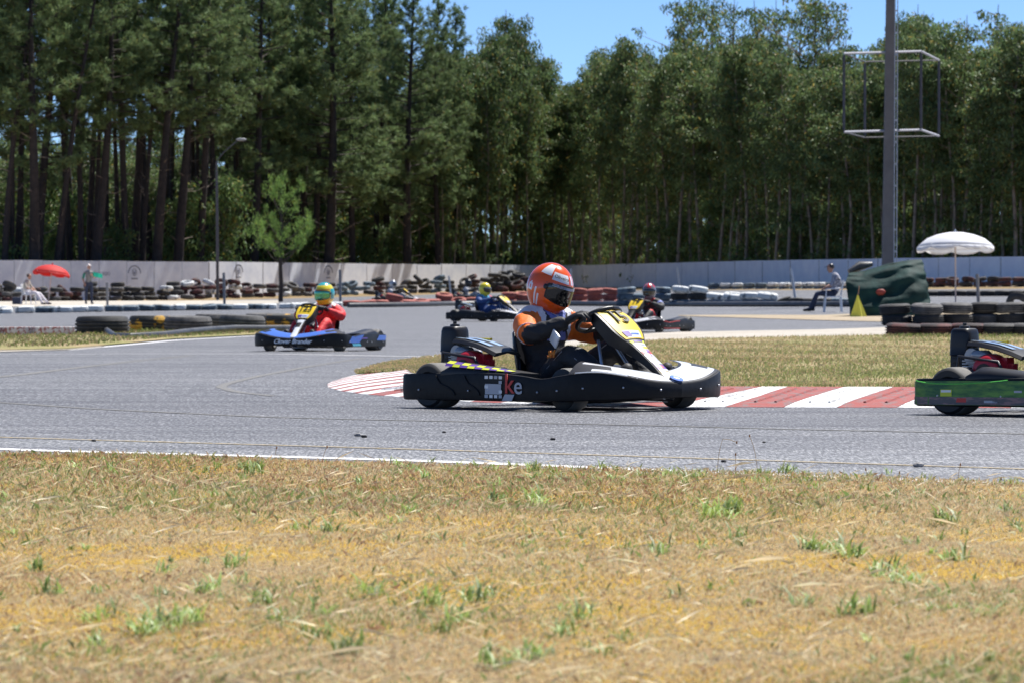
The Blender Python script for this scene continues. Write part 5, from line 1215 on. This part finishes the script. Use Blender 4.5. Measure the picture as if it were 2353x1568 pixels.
def person(label, loc, rz, J, mats, fm, hc, hyaw, cap=None, hands=(), boots=M_BLKTRIM, nod=0):
    P = thing('person', label, 'person', loc, rz)
    E = [('pelvis', 'waist'), ('waist', 'chest'), ('chest', 'upper'), ('upper', 'neck')]
    for s in 'rl': E += [('upper', 'sh'+s), ('sh'+s, 'el'+s), ('el'+s, 'wr'+s), ('pelvis', 'hp'+s), ('hp'+s, 'kn'+s), ('kn'+s, 'an'+s), ('an'+s, 'ft'+s)]
    skin_body(J, E, 'pelvis', mats, fm, 'body', P); head(P, hc, hyaw, cap, nod=nod)
    for s in 'rl':
        e, w_ = Vector(J['el'+s][:3]), Vector(J['wr'+s][:3]); hand(w_, (w_-e), (1, .1, .3), -1 if s == 'r' else 1, M_SKIN, P, .5, 1.0, 'hand')
        a, f_ = Vector(J['an'+s][:3]), Vector(J['ft'+s][:3]); mb = MB(); d = (f_-a); d.z = 0; d.normalize(); mb.tube([a-d*.05+Vector((0, 0, -.03)), a+Vector((0, 0, -.02)), a+d*.12+Vector((0, 0, -.04)), a+d*.20+Vector((0, 0, -.045))], [.035, .05, .042, .025], 10); mb.build('shoe', boots, P, smooth=70)
    return P
# standing marshal: local x forward
JS = {'pelvis': (0, 0, .92, .13), 'waist': (0, 0, 1.05, .125), 'chest': (0, 0, 1.24, .145), 'upper': (0, 0, 1.38, .11), 'neck': (0, 0, 1.48, .055), 'shr': (0, -.18, 1.36, .065), 'elr': (.02, -.26, 1.10, .048), 'wrr': (.14, -.22, .93, .033), 'shl': (0, .18, 1.36, .065), 'ell': (.10, .24, 1.15, .048), 'wrl': (.26, .12, 1.24, .033),
 'hpr': (0, -.10, .86, .10), 'knr': (.01, -.11, .50, .07), 'anr': (-.02, -.12, .09, .048), 'ftr': (.10, -.13, .05, .035), 'hpl': (0, .10, .86, .10), 'knl': (.02, .12, .50, .07), 'anl': (0, .13, .09, .048), 'ftl': (.12, .15, .05, .035)}
def fms(a, b, t, c):
    if b[:2] in ('kn', 'an', 'ft', 'hp') or (a == 'pelvis' and t < .4): return 1
    if b[:2] == 'el' and t > .1: return 2
    if b[:2] == 'wr': return 3
    return 0
person('standing marshal in white cap, grey vest and dark trousers facing the track at left', UD(204, 178), R(-75), JS, [M_VEST, M_JEAN, M_GRSL, M_SKIN], fms, (.02, 0, 1.62), 20, M_CAPW)
# rolled green flag in his hand
g = UD(204, 178); t = thing('marshal_flag', 'small green flag held at chest height by the standing marshal', 'flag', g, R(-75)); mb = MB(); mb.tube([(.30, .10, 1.10), (.33, .18, 1.35), (.36, .22, 1.45)], .01, 6); mb.build('stick', M_HAIR, t)
mb = MB(); mb.loft([[(.31+.02*math.sin(k*2), .14+k*.10, 1.20-.02*k) for k in range(5)], [(.33+.02*math.sin(k*2+1), .14+k*.10, 1.40-.025*k) for k in range(5)]], closed=False, cap=False); mb.build('flag_cloth', cloth_mat('green_cloth', (.02, .45, .30), .3), t)
def chair(loc, rz, label):
    t = thing('plastic_chair', label, 'chair', loc, rz); mb = MB(); mb.box((0, 0, .42), (.42, .44, .03)); mb.build('seat', M_CHAIR, t, bevel=.01)
    mb = MB()
    for k in range(5): mb.box((-.24-.02, -.16+.08*k, .64), (.02, .045, .40), 0, (0, R(-10), 0))
    mb.box((-.29, 0, .84), (.03, .44, .07), 0, (0, R(-10), 0)); mb.build('backrest', M_CHAIR, t, bevel=.006)
    for (x, y) in ((.20, .21), (.20, -.21), (-.22, .21), (-.22, -.21)): m3 = MB(); m3.tube([(x*1.15, y*1.1, 0), (x, y, .42)], [.018, .025], 6); m3.build('leg', M_CHAIR, t, smooth=60)
    for s in (-1, 1): m3 = MB(); m3.tube([(.2, .22*s, .42), (.18, .25*s, .63), (-.25, .25*s, .66)], .022, 6); m3.build('armrest', M_CHAIR, t, smooth=60)
    return t
JC = {'pelvis': (-.05, 0, .52, .13), 'waist': (-.10, 0, .66, .13), 'chest': (-.12, 0, .84, .15), 'upper': (-.08, 0, .98, .11), 'neck': (-.03, 0, 1.07, .055), 'shr': (-.08, -.18, .96, .065), 'elr': (.02, -.27, .74, .05), 'wrr': (.20, -.16, .66, .034), 'shl': (-.08, .18, .96, .065), 'ell': (.02, .27, .74, .05), 'wrl': (.20, .16, .66, .034),
 'hpr': (.0, -.11, .50, .10), 'knr': (.42, -.13, .52, .075), 'anr': (.52, -.13, .10, .048), 'ftr': (.64, -.14, .05, .035), 'hpl': (.0, .11, .50, .10), 'knl': (.42, .15, .52, .075), 'anl': (.62, .16, .10, .048), 'ftl': (.74, .17, .05, .035)}
def fmc(a, b, t, c):
    if b[:2] in ('kn', 'an', 'ft', 'hp') or (a == 'pelvis' and t < .4): return 1
    if b[:2] == 'wr' and t > .2: return 2
    return 0
c_ = UD(1912, 113); chair(c_, R(180), 'white plastic chair under the marshal seated beside the green tarpaulin')
person('seated marshal in patterned grey shirt and dark trousers beside the green tarpaulin', c_, R(180), JC, [M_GREYS, M_JEAN, M_SKIN], fmc, (.05, 0, 1.20), 5, M_BLKTRIM, nod=12)
c2 = UD(66, 176); chair(c2, R(-20), 'white plastic chair in the shade of the red parasol')
JC2 = dict(JC); JC2.update({'anl': (.80, .14, .10, .048), 'ftl': (.92, .14, .06, .035), 'knl': (.45, .13, .48, .075), 'anr': (.70, -.13, .10, .048), 'ftr': (.82, -.13, .06, .035)})
person('person in pale vest and white trousers seated under the red parasol', c2, R(-20), JC2, [mat('pale_vest', (.45, .42, .36), .8), M_WTR, M_SKIN], fmc, (.02, 0, 1.20), 0, None)
bk = UD(40, 177); t = thing('camera_bag', 'dark bag standing beside the chair under the red parasol', 'bag', bk); mb = MB(); mb.box((0, 0, .16), (.42, .28, .32)); mb.build('bag_body', M_JEAN, t, bevel=.06); mb = MB(); mb.tube([(-.12, 0, .31), (-.08, 0, .42), (.08, 0, .42), (.12, 0, .31)], .012, 6); mb.build('strap', M_BLKTRIM, t)

# ------------------------------------------------------------------ trees
M_BARK = mat('pine_bark', (.022, .018, .017), .9, vscale=2.5, col2=(.060, .045, .038), thresh=(.3, .7), bump=.6, bscale=9)
M_EBARK = mat('eucalyptus_bark', (.13, .10, .075), .85, vscale=1.2, col2=(.33, .27, .21), thresh=(.35, .65), bump=.3, bscale=6)
M_TWIG = mat('dead_twig', (.26, .21, .17), .85)
M_PINE = leaf_mat('pine_needles', (.155, .220, .092), .35, .65, .2)
M_PINEY = leaf_mat('young_pine_needles', (.20, .32, .08), .35, .6, .25)
M_EUC = leaf_mat('eucalyptus_leaves', (.125, .180, .066), .38, .55, .3)
def needle_clumps(Cn, ndl, Ln, wd, tone, seed, up=.25, tonefn=None):
    r = np.random.default_rng(seed); n = len(Cn); c = np.repeat(Cn, ndl, 0); N = len(c)
    d = r.normal(0, 1, (N, 3)); d[:, 2] += up*1.6; d /= np.linalg.norm(d, axis=1)[:, None]
    o = c+r.normal(0, .07, (N, 3)); L_ = r.uniform(.6, 1.2, N)*Ln; sd_ = np.cross(d, r.normal(0, 1, (N, 3))); sd_ /= np.linalg.norm(sd_, axis=1)[:, None]
    V = np.zeros((N, 3, 3)); V[:, 0] = o-sd_*wd/2; V[:, 1] = o+sd_*wd/2; V[:, 2] = o+d*L_[:, None]
    tc = np.repeat(r.uniform(.62, 1.35, (n, 1)), ndl, 0)*r.uniform(.8, 1.2, (N, 1)); col = np.ones((N, 3))*tc
    col *= np.where(r.uniform(0, 1, (N, 1)) < .06, np.array([[1.7, 1.15, .9]]), np.ones((1, 3)))
    return V.reshape(-1, 3), np.arange(N*3).reshape(-1, 3), np.repeat(col, 3, 0)
def leaf_clumps(Cn, nl, rad, Ln, wd, seed):
    r = np.random.default_rng(seed); n = len(Cn); c = np.repeat(Cn, nl, 0); N = len(c)
    off = r.normal(0, 1, (N, 3)); off /= np.linalg.norm(off, axis=1)[:, None]; off *= (r.uniform(0, 1, N)**.4*rad)[:, None]; off[:, 2] *= .75
    o = c+off; d = r.normal(0, .55, (N, 3)); d[:, 2] = -np.abs(r.normal(.9, .4, N)); d /= np.linalg.norm(d, axis=1)[:, None]
    L_ = r.uniform(.6, 1.25, N)*Ln; sd_ = np.cross(d, r.normal(0, 1, (N, 3))); sd_ /= np.linalg.norm(sd_, axis=1)[:, None]
    V = np.zeros((N, 4, 3)); V[:, 0] = o; V[:, 1] = o+d*(L_*.45)[:, None]+sd_*wd/2; V[:, 2] = o+d*L_[:, None]; V[:, 3] = o+d*(L_*.45)[:, None]-sd_*wd/2
    tc = np.repeat(r.uniform(.6, 1.45, (n, 1)), nl, 0)*r.uniform(.7, 1.35, (N, 1)); col = np.ones((N, 3))*tc
    k = r.uniform(0, 1, N); col[k < .10] *= np.array([1.9, 1.05, .75]); col[k > .90] *= np.array([.85, 1.0, 1.25])
    return V.reshape(-1, 3), np.arange(N*4).reshape(-1, 4), np.repeat(col, 4, 0)
def pine_variant(seed, H=22, start=10, spread=2.6, nb=74, r0=.27, m=None, ndl=30, Ln=.34, wd=.055):
    r = random.Random(seed); mb = MB(); ax = lambda z: Vector((.25*math.sin(z*.22+seed), .2*math.sin(z*.17+seed*2), z))
    mb.tube([ax(z) for z in np.linspace(-.5, H, 12)], [r0*(1.12-.95*(z/H)) for z in np.linspace(0, H, 12)], 9)
    tw = MB(); Cn = []
    for k in range(nb):
        z = start+(H-start)*(k+r.random())/nb; f = (z-start)/(H-start); a = r.uniform(0, 6.28); L_ = (spread*(1-f**1.6)*r.uniform(.5, 1.15)+.45)*(.55+.45*min(1, f*5)); up = -.1+.75*f+r.uniform(-.12, .2)
        p0 = ax(z); d = Vector((math.cos(a), math.sin(a), up)).normalized(); p1 = p0+d*L_*.5+Vector((0, 0, -.05)); p2 = p0+d*L_+Vector((0, 0, .18*L_)); mb.tube([p0, p1, p2], [.05, .03, .012], 4, cap=False)
        n = max(2, int(L_/.36))
        for q in range(n):
            t = .28+.72*(q+1)/n; p = p0.lerp(p1, t*2) if t < .5 else p1.lerp(p2, t*2-1)
            for w_ in range(2 if t > .5 else 1): Cn.append(p+Vector((r.gauss(0, .24), r.gauss(0, .24), r.gauss(.05, .14))))
    for k in range(13):   # dead snags below the crown
        z = start*r.uniform(.35, 1.15); a = r.uniform(0, 6.28); p0 = ax(z); L_ = r.uniform(.4, 1.5); d = Vector((math.cos(a), math.sin(a), r.uniform(-.2, .6))); p1 = p0+d*L_*.5; p2 = p1+Vector((d.x+r.uniform(-.4, .4), d.y, d.z+r.uniform(-.3, .6)))*L_*.5; tw.tube([p0-d*.12, p1, p2], [.028, .02, .008], 4)
    V, T, cc = needle_clumps(np.array([tuple(c) for c in Cn]), ndl, Ln, wd, None, seed)
    mb.v += []; nb0 = len(mb.v); nf0 = len(mb.f); mb.add(tw.v, tw.f, 1)
    return mb.mesh('trunk', [M_BARK, M_TWIG], 60), np_mesh('crown', V, T, cc, m or M_PINE)
def euc_variant(seed, H=16, start=5, spread=1.9, ncl=150, nl=34, r0=.12, rad=.55, low=0.0, lm=None):
    r = random.Random(seed); mb = MB(); lean = (r.uniform(-.5, .5), r.uniform(-.5, .5)); ax = lambda z: Vector((lean[0]*(z/H)**2+.12*math.sin(z*.5+seed), lean[1]*(z/H)**2+.1*math.sin(z*.4+seed*3), z))
    mb.tube([ax(z) for z in np.linspace(-.5, H*.97, 10)], [r0*(1.05-.9*(z/H)) for z in np.linspace(0, H, 10)], 7); Cn = []
    nb = 26
    for k in range(nb):
        z = start+(H-start)*(k+r.random())/nb; f = (z-start)/(H-start); a = r.uniform(0, 6.28); L_ = spread*(math.sin(math.pi*min(.96, .12+.85*f))**.7)*r.uniform(.55, 1.2); p0 = ax(z*.93); d = Vector((math.cos(a), math.sin(a), r.uniform(.3, 1.3))).normalized(); p2 = p0+d*L_; mb.tube([p0, p0+d*L_*.5, p2], [.035, .022, .008], 4, cap=False)
        for q in range(ncl//nb):
            t = r.uniform(.35, 1.1); Cn.append(p0+d*L_*t+Vector((r.gauss(0, .32), r.gauss(0, .32), r.gauss(0, .3))))
    for k in range(int(low)): z = r.uniform(.5, start); a = r.uniform(0, 6.28); q = r.uniform(.2, 1.1); Cn.append(ax(z)+Vector((math.cos(a)*q, math.sin(a)*q, 0)))
    V, T, cc = leaf_clumps(np.array([tuple(c) for c in Cn]), nl, rad, .30, .085, seed)
    return mb.mesh('trunk', M_EBARK, 60), np_mesh('crown', V, T, cc, lm or M_EUC)
PV = [pine_variant(1, 23, 11.0, 2.9, 46), pine_variant(2, 22, 9.5, 3.1, 52), pine_variant(3, 24, 12.5, 2.8, 42), pine_variant(4, 21, 6.5, 3.4, 78), pine_variant(5, 20, 5.2, 3.7, 88)]
EV = [euc_variant(11), euc_variant(12, 16, 4, 2.1, 170), euc_variant(13, 16, 6, 1.7, 130), euc_variant(14, 16, 3, 2.0, 180, low=14), euc_variant(15, 16, 5.5, 1.6, 110), euc_variant(16, 16, 4.5, 2.3, 190)]
EH = [euc_variant(31, 16, 8.0, 1.7, 150, 30, .11, .5, low=16), euc_variant(32, 16, 7.0, 1.5, 130, 30, .10, .5, low=20), euc_variant(33, 16, 9.0, 1.9, 140, 30, .12, .5, low=12), euc_variant(34, 16, 7.5, 1.35, 110, 30, .09, .5, low=22), euc_variant(35, 16, 6.5, 1.6, 150, 30, .11, .45, low=14)]
LV = [euc_variant(17, 16, 8, 2.6, 60, 26, .11, .42), euc_variant(18, 16, 9, 2.2, 54, 26, .10, .42)]
M_BUSH = leaf_mat('undergrowth_sunlit_green', (.12, .185, .06), .42, .55, .3)  # copy of the eucalyptus leaf for undergrowth, sunlit green put into its colour
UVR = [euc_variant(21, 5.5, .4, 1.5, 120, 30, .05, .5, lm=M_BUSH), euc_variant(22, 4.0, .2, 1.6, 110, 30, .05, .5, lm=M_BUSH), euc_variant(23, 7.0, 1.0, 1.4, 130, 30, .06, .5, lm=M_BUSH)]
def tree(meshes, names, loc, rz, s, label, group, name='pine_tree', lean=0.0, leany=0.0, tilt_after=True):
    t = link(name, None, None, loc); tag(t, label, 'tree', group)
    t.rotation_euler = (leany, lean, 0); t.scale = s
    for me, nm in zip(meshes, names): link(nm, me, t, None, (0, 0, rz))
    return t
def topz(u, v, D): return HC+(VH-v)*D/FPX
# pines from the photograph: u at the wall, lean in pixels over the first 350 px, thickness, depth
PN = [(5, 34, 1.0, 3, 2), (30, 18, .9, 6, 0), (67, 6, 1.5, 1.5, 1), (95, 12, 1.2, 4, 3), (120, 50, .95, 2, 2), (158, -8, .6, 8, 0), (190, -14, .8, 3, 2), (196, 22, .8, 9, 0), (227, 12, 1.35, 1.5, 1), (247, 8, .8, 10, 2), (300, -20, .9, 3, 0), (312, 0, 1.15, 5, 1), (345, -14, .6, 9, 0), (352, 34, 1.45, 1.5, 2), (390, -3, .85, 6, 0), (418, 8, 1.4, 1.8, 1), (414, 20, .9, 10, 2), (465, 4, 1.15, 3, 0), (490, 3, 1.0, 8, 2), (535, 4, .8, 12, 3), (582, 10, 1.1, 5, 3), (636, 4, .9, 9, 3), (690, 6, .8, 12, 1), (728, 4, .7, 5, 3), (748, 8, 1.6, 1.2, 4), (808, 0, 1.0, 4, 3), (870, 4, .7, 12, 3), (941, 2, 1.25, 2, 4), (1000, 5, 1.0, 3.5, 4), (1045, 3, .7, 10, 4)]
VT = [(0, -160), (500, -140), (700, -110), (850, -60), (905, 20), (940, 0), (1000, 5), (1045, 45), (1110, 100)]
for i, (u, ln, th, dd, vv) in enumerate(PN):
    D = wallD(u)+dd+1.0; p = UD(u, D); H_ = topz(u, float(interp_pts(VT, u))+random.uniform(-15, 15), D)-p.z; base = [23, 22, 24, 21, 20][vv]; sz = H_/base
    tree(PV[vv], ('trunk', 'crown'), p, random.uniform(0, 6.28), (sz*.5+.5*th*.9 if th > 1 else .85*sz+.0, sz*.5+.5*th*.9 if th > 1 else .85*sz, sz), f'{"thick" if th > 1.3 else ("slender" if th < .85 else "medium")} dark pine, {ordn(i)} from the left behind the white wall{", leaning right" if ln > 25 else (", leaning left" if ln < -10 else "")}', 'pines behind the left half of the wall', 'pine_tree', lean=math.atan(ln/350))
for i in [1, 4, 6, 8, 9, 10, 11, 12, 13, 14, 15, 16]:      # second row of pines filling the crown layer
    u = -60+62*i+random.uniform(-18, 18); D = wallD(u)+random.uniform(14, 30); p = UD(u, D); H_ = topz(u, float(interp_pts(VT, u))+random.uniform(-30, 60), D)-p.z; vv = random.choice([0, 2, 2, 1]) if u < 560 else random.choice([1, 3, 4]); sz = H_/[23, 22, 24, 21, 20][vv]
    tree(PV[vv], ('trunk', 'crown'), p, random.uniform(0, 6.28), (sz, sz, sz), f'pine of the second row, {ordn(i)} from the left, seen between the front trunks', 'second row of pines', 'pine_tree', lean=random.uniform(-.05, .06))
for i, (u, ln) in enumerate([(18, .03), (48, -.02), (82, .05), (140, .02), (172, -.04), (212, .03), (268, .0), (283, -.03), (330, .04), (372, .02), (402, -.02), (440, .03), (478, .0), (512, .02), (560, -.02), (610, .02), (668, 0.0)]):
    D = wallD(u)+random.uniform(5, 20); p = UD(u, D); H_ = topz(u, -120, D)-p.z
    tree(PV[[0, 2][i % 2]], ('trunk', 'crown'), p, random.uniform(0, 6.28), (.62, .62, H_/[23, 24][i % 2]), f'thin dark pine pole, {ordn(i)} of the thin ones from the left behind the wall', 'thin pines among the thick trunks', 'pine_tree', lean=ln)
for i, u in enumerate([-330, -270, -210, -150, -90, -40]): 
    D = wallD(u)+random.uniform(3, 14); tree(PV[i % 4], ('trunk', 'crown'), UD(u, D), random.uniform(0, 6.28), (1, 1, 1), f'dark pine beyond the left edge, {ordn(i)} from the far left', 'pines behind the left half of the wall', lean=.02)
# eucalyptus canopy profile of the right part
VE = [(1000, 90), (1060, 100), (1100, 110), (1135, 45), (1170, 8), (1205, 60), (1235, 120), (1262, 165), (1300, 180), (1345, 160), (1372, 80), (1440, 72), (1475, 90), (1490, 130), (1530, 100), (1580, 75), (1650, 60), (1720, 62), (1800, 80), (1850, 110), (1900, 95), (1950, 130), (2010, 120), (2060, 40), (2110, 8), (2160, 25), (2185, 90), (2230, 95), (2280, 60), (2320, 45), (2352, 40), (2800, 30)]
n_ = 0
for rowi, (d0, d1, step, drop) in enumerate([(2.5, 6, 22, 0), (8, 13, 22, 0), (16, 24, 27, 5), (30, 42, 30, 20)]):
    u = (1010 if rowi < 2 else 960)+random.uniform(0, 20)
    while u < 2560:
        D = wallD(u)+random.uniform(d0, d1); p = UD(u, D); v = float(interp_pts(VE, u))+drop+(random.uniform(0, 110) if rowi in (0, 1) and random.random() < .45 else random.uniform(-28, 40)); H_ = topz(u, v, D)-p.z; me = (EH[random.randrange(5)] if rowi < 2 or random.random() < .3 else EV[random.randrange(6)]); sz = H_/16.3
        wdt = random.uniform(.8, 1.1)
        tree(me, ('trunk', 'crown'), p, random.uniform(0, 6.28), (wdt, wdt, sz), f'{["nearest", "second", "third", "rearmost"][rowi]} row eucalyptus with pale thin trunk, {ordn(n_ % 90)} from the left in its row' if False else f'pale slender eucalyptus in the {["nearest", "second", "third", "rearmost"][rowi]} row, {ordn(n_)} from the left', 'eucalyptus trees behind the right part of the wall', 'eucalyptus_tree', lean=random.uniform(-.035, .035)); n_ += 1
        u += step*random.uniform(.75, 1.3)
    n_ = 0
print('trees ok')
# tall lacy crowns over the canopy
for i, (u, v, k) in enumerate([(1560, -45, 0), (1600, -60, 1), (1640, -50, 0), (1690, -40, 1), (1735, -30, 0), (1780, -35, 1), (1830, -70, 0), (1870, -60, 1), (1905, -40, 0), (2230, 5, 1), (2275, -20, 0), (1955, 55, 1), (2120, -20, 1)]):
    D = wallD(u)+20; p = UD(u, D); H_ = topz(u, v, D)-p.z; tree(LV[k], ('trunk', 'crown'), p, random.uniform(0, 6.28), (1.15, 1.15, H_/16.3), f'tall open crowned eucalyptus rising above the canopy, {ordn(i)} from the left', 'tall open eucalyptus above the canopy', 'eucalyptus_tree')
# eucalyptus and brush behind the pines on the left
n_ = 0; u = -120
while u < 1060:
    for (da, db, va, vb) in ((22, 34, 300, 400), (38, 52, 250, 340)):
        uu = u+random.uniform(-10, 10); D = wallD(uu)+random.uniform(da, db); p = UD(uu, D); H_ = topz(uu, random.uniform(va, vb)-(60 if uu > 560 else 0), D)-p.z; me = EV[random.choice([0, 1, 3, 3, 5])]
        tree(me, ('trunk', 'crown'), p, random.uniform(0, 6.28), (1.05, 1.05, H_/16.3), f'mid green eucalyptus deep between the pine trunks, {ordn(n_)} from the left', 'eucalyptus trees deep behind the pines', 'eucalyptus_tree'); n_ += 1
    u += 27
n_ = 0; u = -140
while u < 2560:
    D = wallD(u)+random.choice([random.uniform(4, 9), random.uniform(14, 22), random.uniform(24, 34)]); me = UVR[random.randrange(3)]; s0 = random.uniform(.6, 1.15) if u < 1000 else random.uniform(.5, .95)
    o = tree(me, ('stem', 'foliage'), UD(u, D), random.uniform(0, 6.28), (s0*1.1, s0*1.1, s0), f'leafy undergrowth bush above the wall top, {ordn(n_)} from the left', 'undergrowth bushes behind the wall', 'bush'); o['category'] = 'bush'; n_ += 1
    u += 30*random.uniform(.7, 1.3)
# far-off wood: one mass closing the view between the trunks
def far_wood():
    rr = np.random.default_rng(99); Cn = []
    for k in range(5200):
        u = rr.uniform(-900, 3300); D = wallD(u)+rr.uniform(62, 95); X = (u-1176)*D/FPX; top = 7.0 if u < 560 else (11 if u < 1000 else (12.5 if u < 1230 or u > 1480 else 10.5))
        Cn.append((X, D, terr(X, D)+rr.uniform(0, top)))
    V, T, cc = leaf_clumps(np.array(Cn), 22, 1.0, .6, .22, 5); tag(link('far_wood', np_mesh('far_wood', V, T, cc, M_EUC)), 'far-off eucalyptus wood closing the view behind the trunks', 'wood', kind='stuff')
far_wood()
# young pine in front of the wall
p = UD(645, 181); YP = thing('young_pine', 'bright green young pine with a bare dark trunk standing in front of the wall', 'tree', p)
k_ = 181/FPX; mb = MB(); mb.tube([(-.02, 0, -.2), (.02, 0, .7), (-.02, 0, 1.6), (.03, 0, 3.0), (.02, 0, (668-450)*k_), (.04, 0, (668-415)*k_+.5)], [.11, .10, .085, .07, .04, .015], 8)
Cn = []; rr = random.Random(3)
for (u1, v1, wv) in [(612, 500, 1), (590, 515, 1), (600, 540, 1), (630, 520, 1), (660, 540, 1), (690, 520, 1), (708, 510, 1), (700, 545, 1), (620, 560, 1), (680, 565, 1), (640, 545, 1), (650, 470, 1), (630, 450, 1), (670, 455, 1), (690, 430, 1), (640, 430, 1), (655, 415, 1), (622, 440, .8), (680, 480, .8), (605, 560, .7), (645, 580, .6), (696, 555, .8), (585, 535, .7), (712, 530, .7)]:
    a = Vector(((u1-645)*k_, rr.uniform(-.6, .6), HC+(VH-v1)*k_-p.z)); o = Vector((0, 0, max(1.6, a.z-.9))); mb.tube([o, o.lerp(a, .5)+Vector((0, 0, -.15)), a], [.03, .02, .01], 4, cap=False)
    for q in range(3): t = rr.uniform(.6, .95); Cn.append(tuple(o.lerp(a, t)+Vector((rr.gauss(0, .08), rr.gauss(0, .1), rr.gauss(.05, .08)))))
    hh_ = rr.uniform(.35, .75)
    for q in range(7): Cn.append(tuple(a+Vector((rr.gauss(0, .03), rr.gauss(0, .03), hh_*q/6-.1))))
    for w_ in range(1):
        o2 = Vector((rr.uniform(-.3, .3), rr.uniform(-.3, .3), -.05))
        for q in range(4): Cn.append(tuple(a+o2+Vector((0, 0, hh_*.7*q/4-.1))))
mb.build('trunk', M_BARK, YP, smooth=60); V, T, cc = needle_clumps(np.array(Cn), 13, .19, .024, None, 8, up=1.1); link('crown', np_mesh('crown', V, T, cc, M_PINEY), YP)
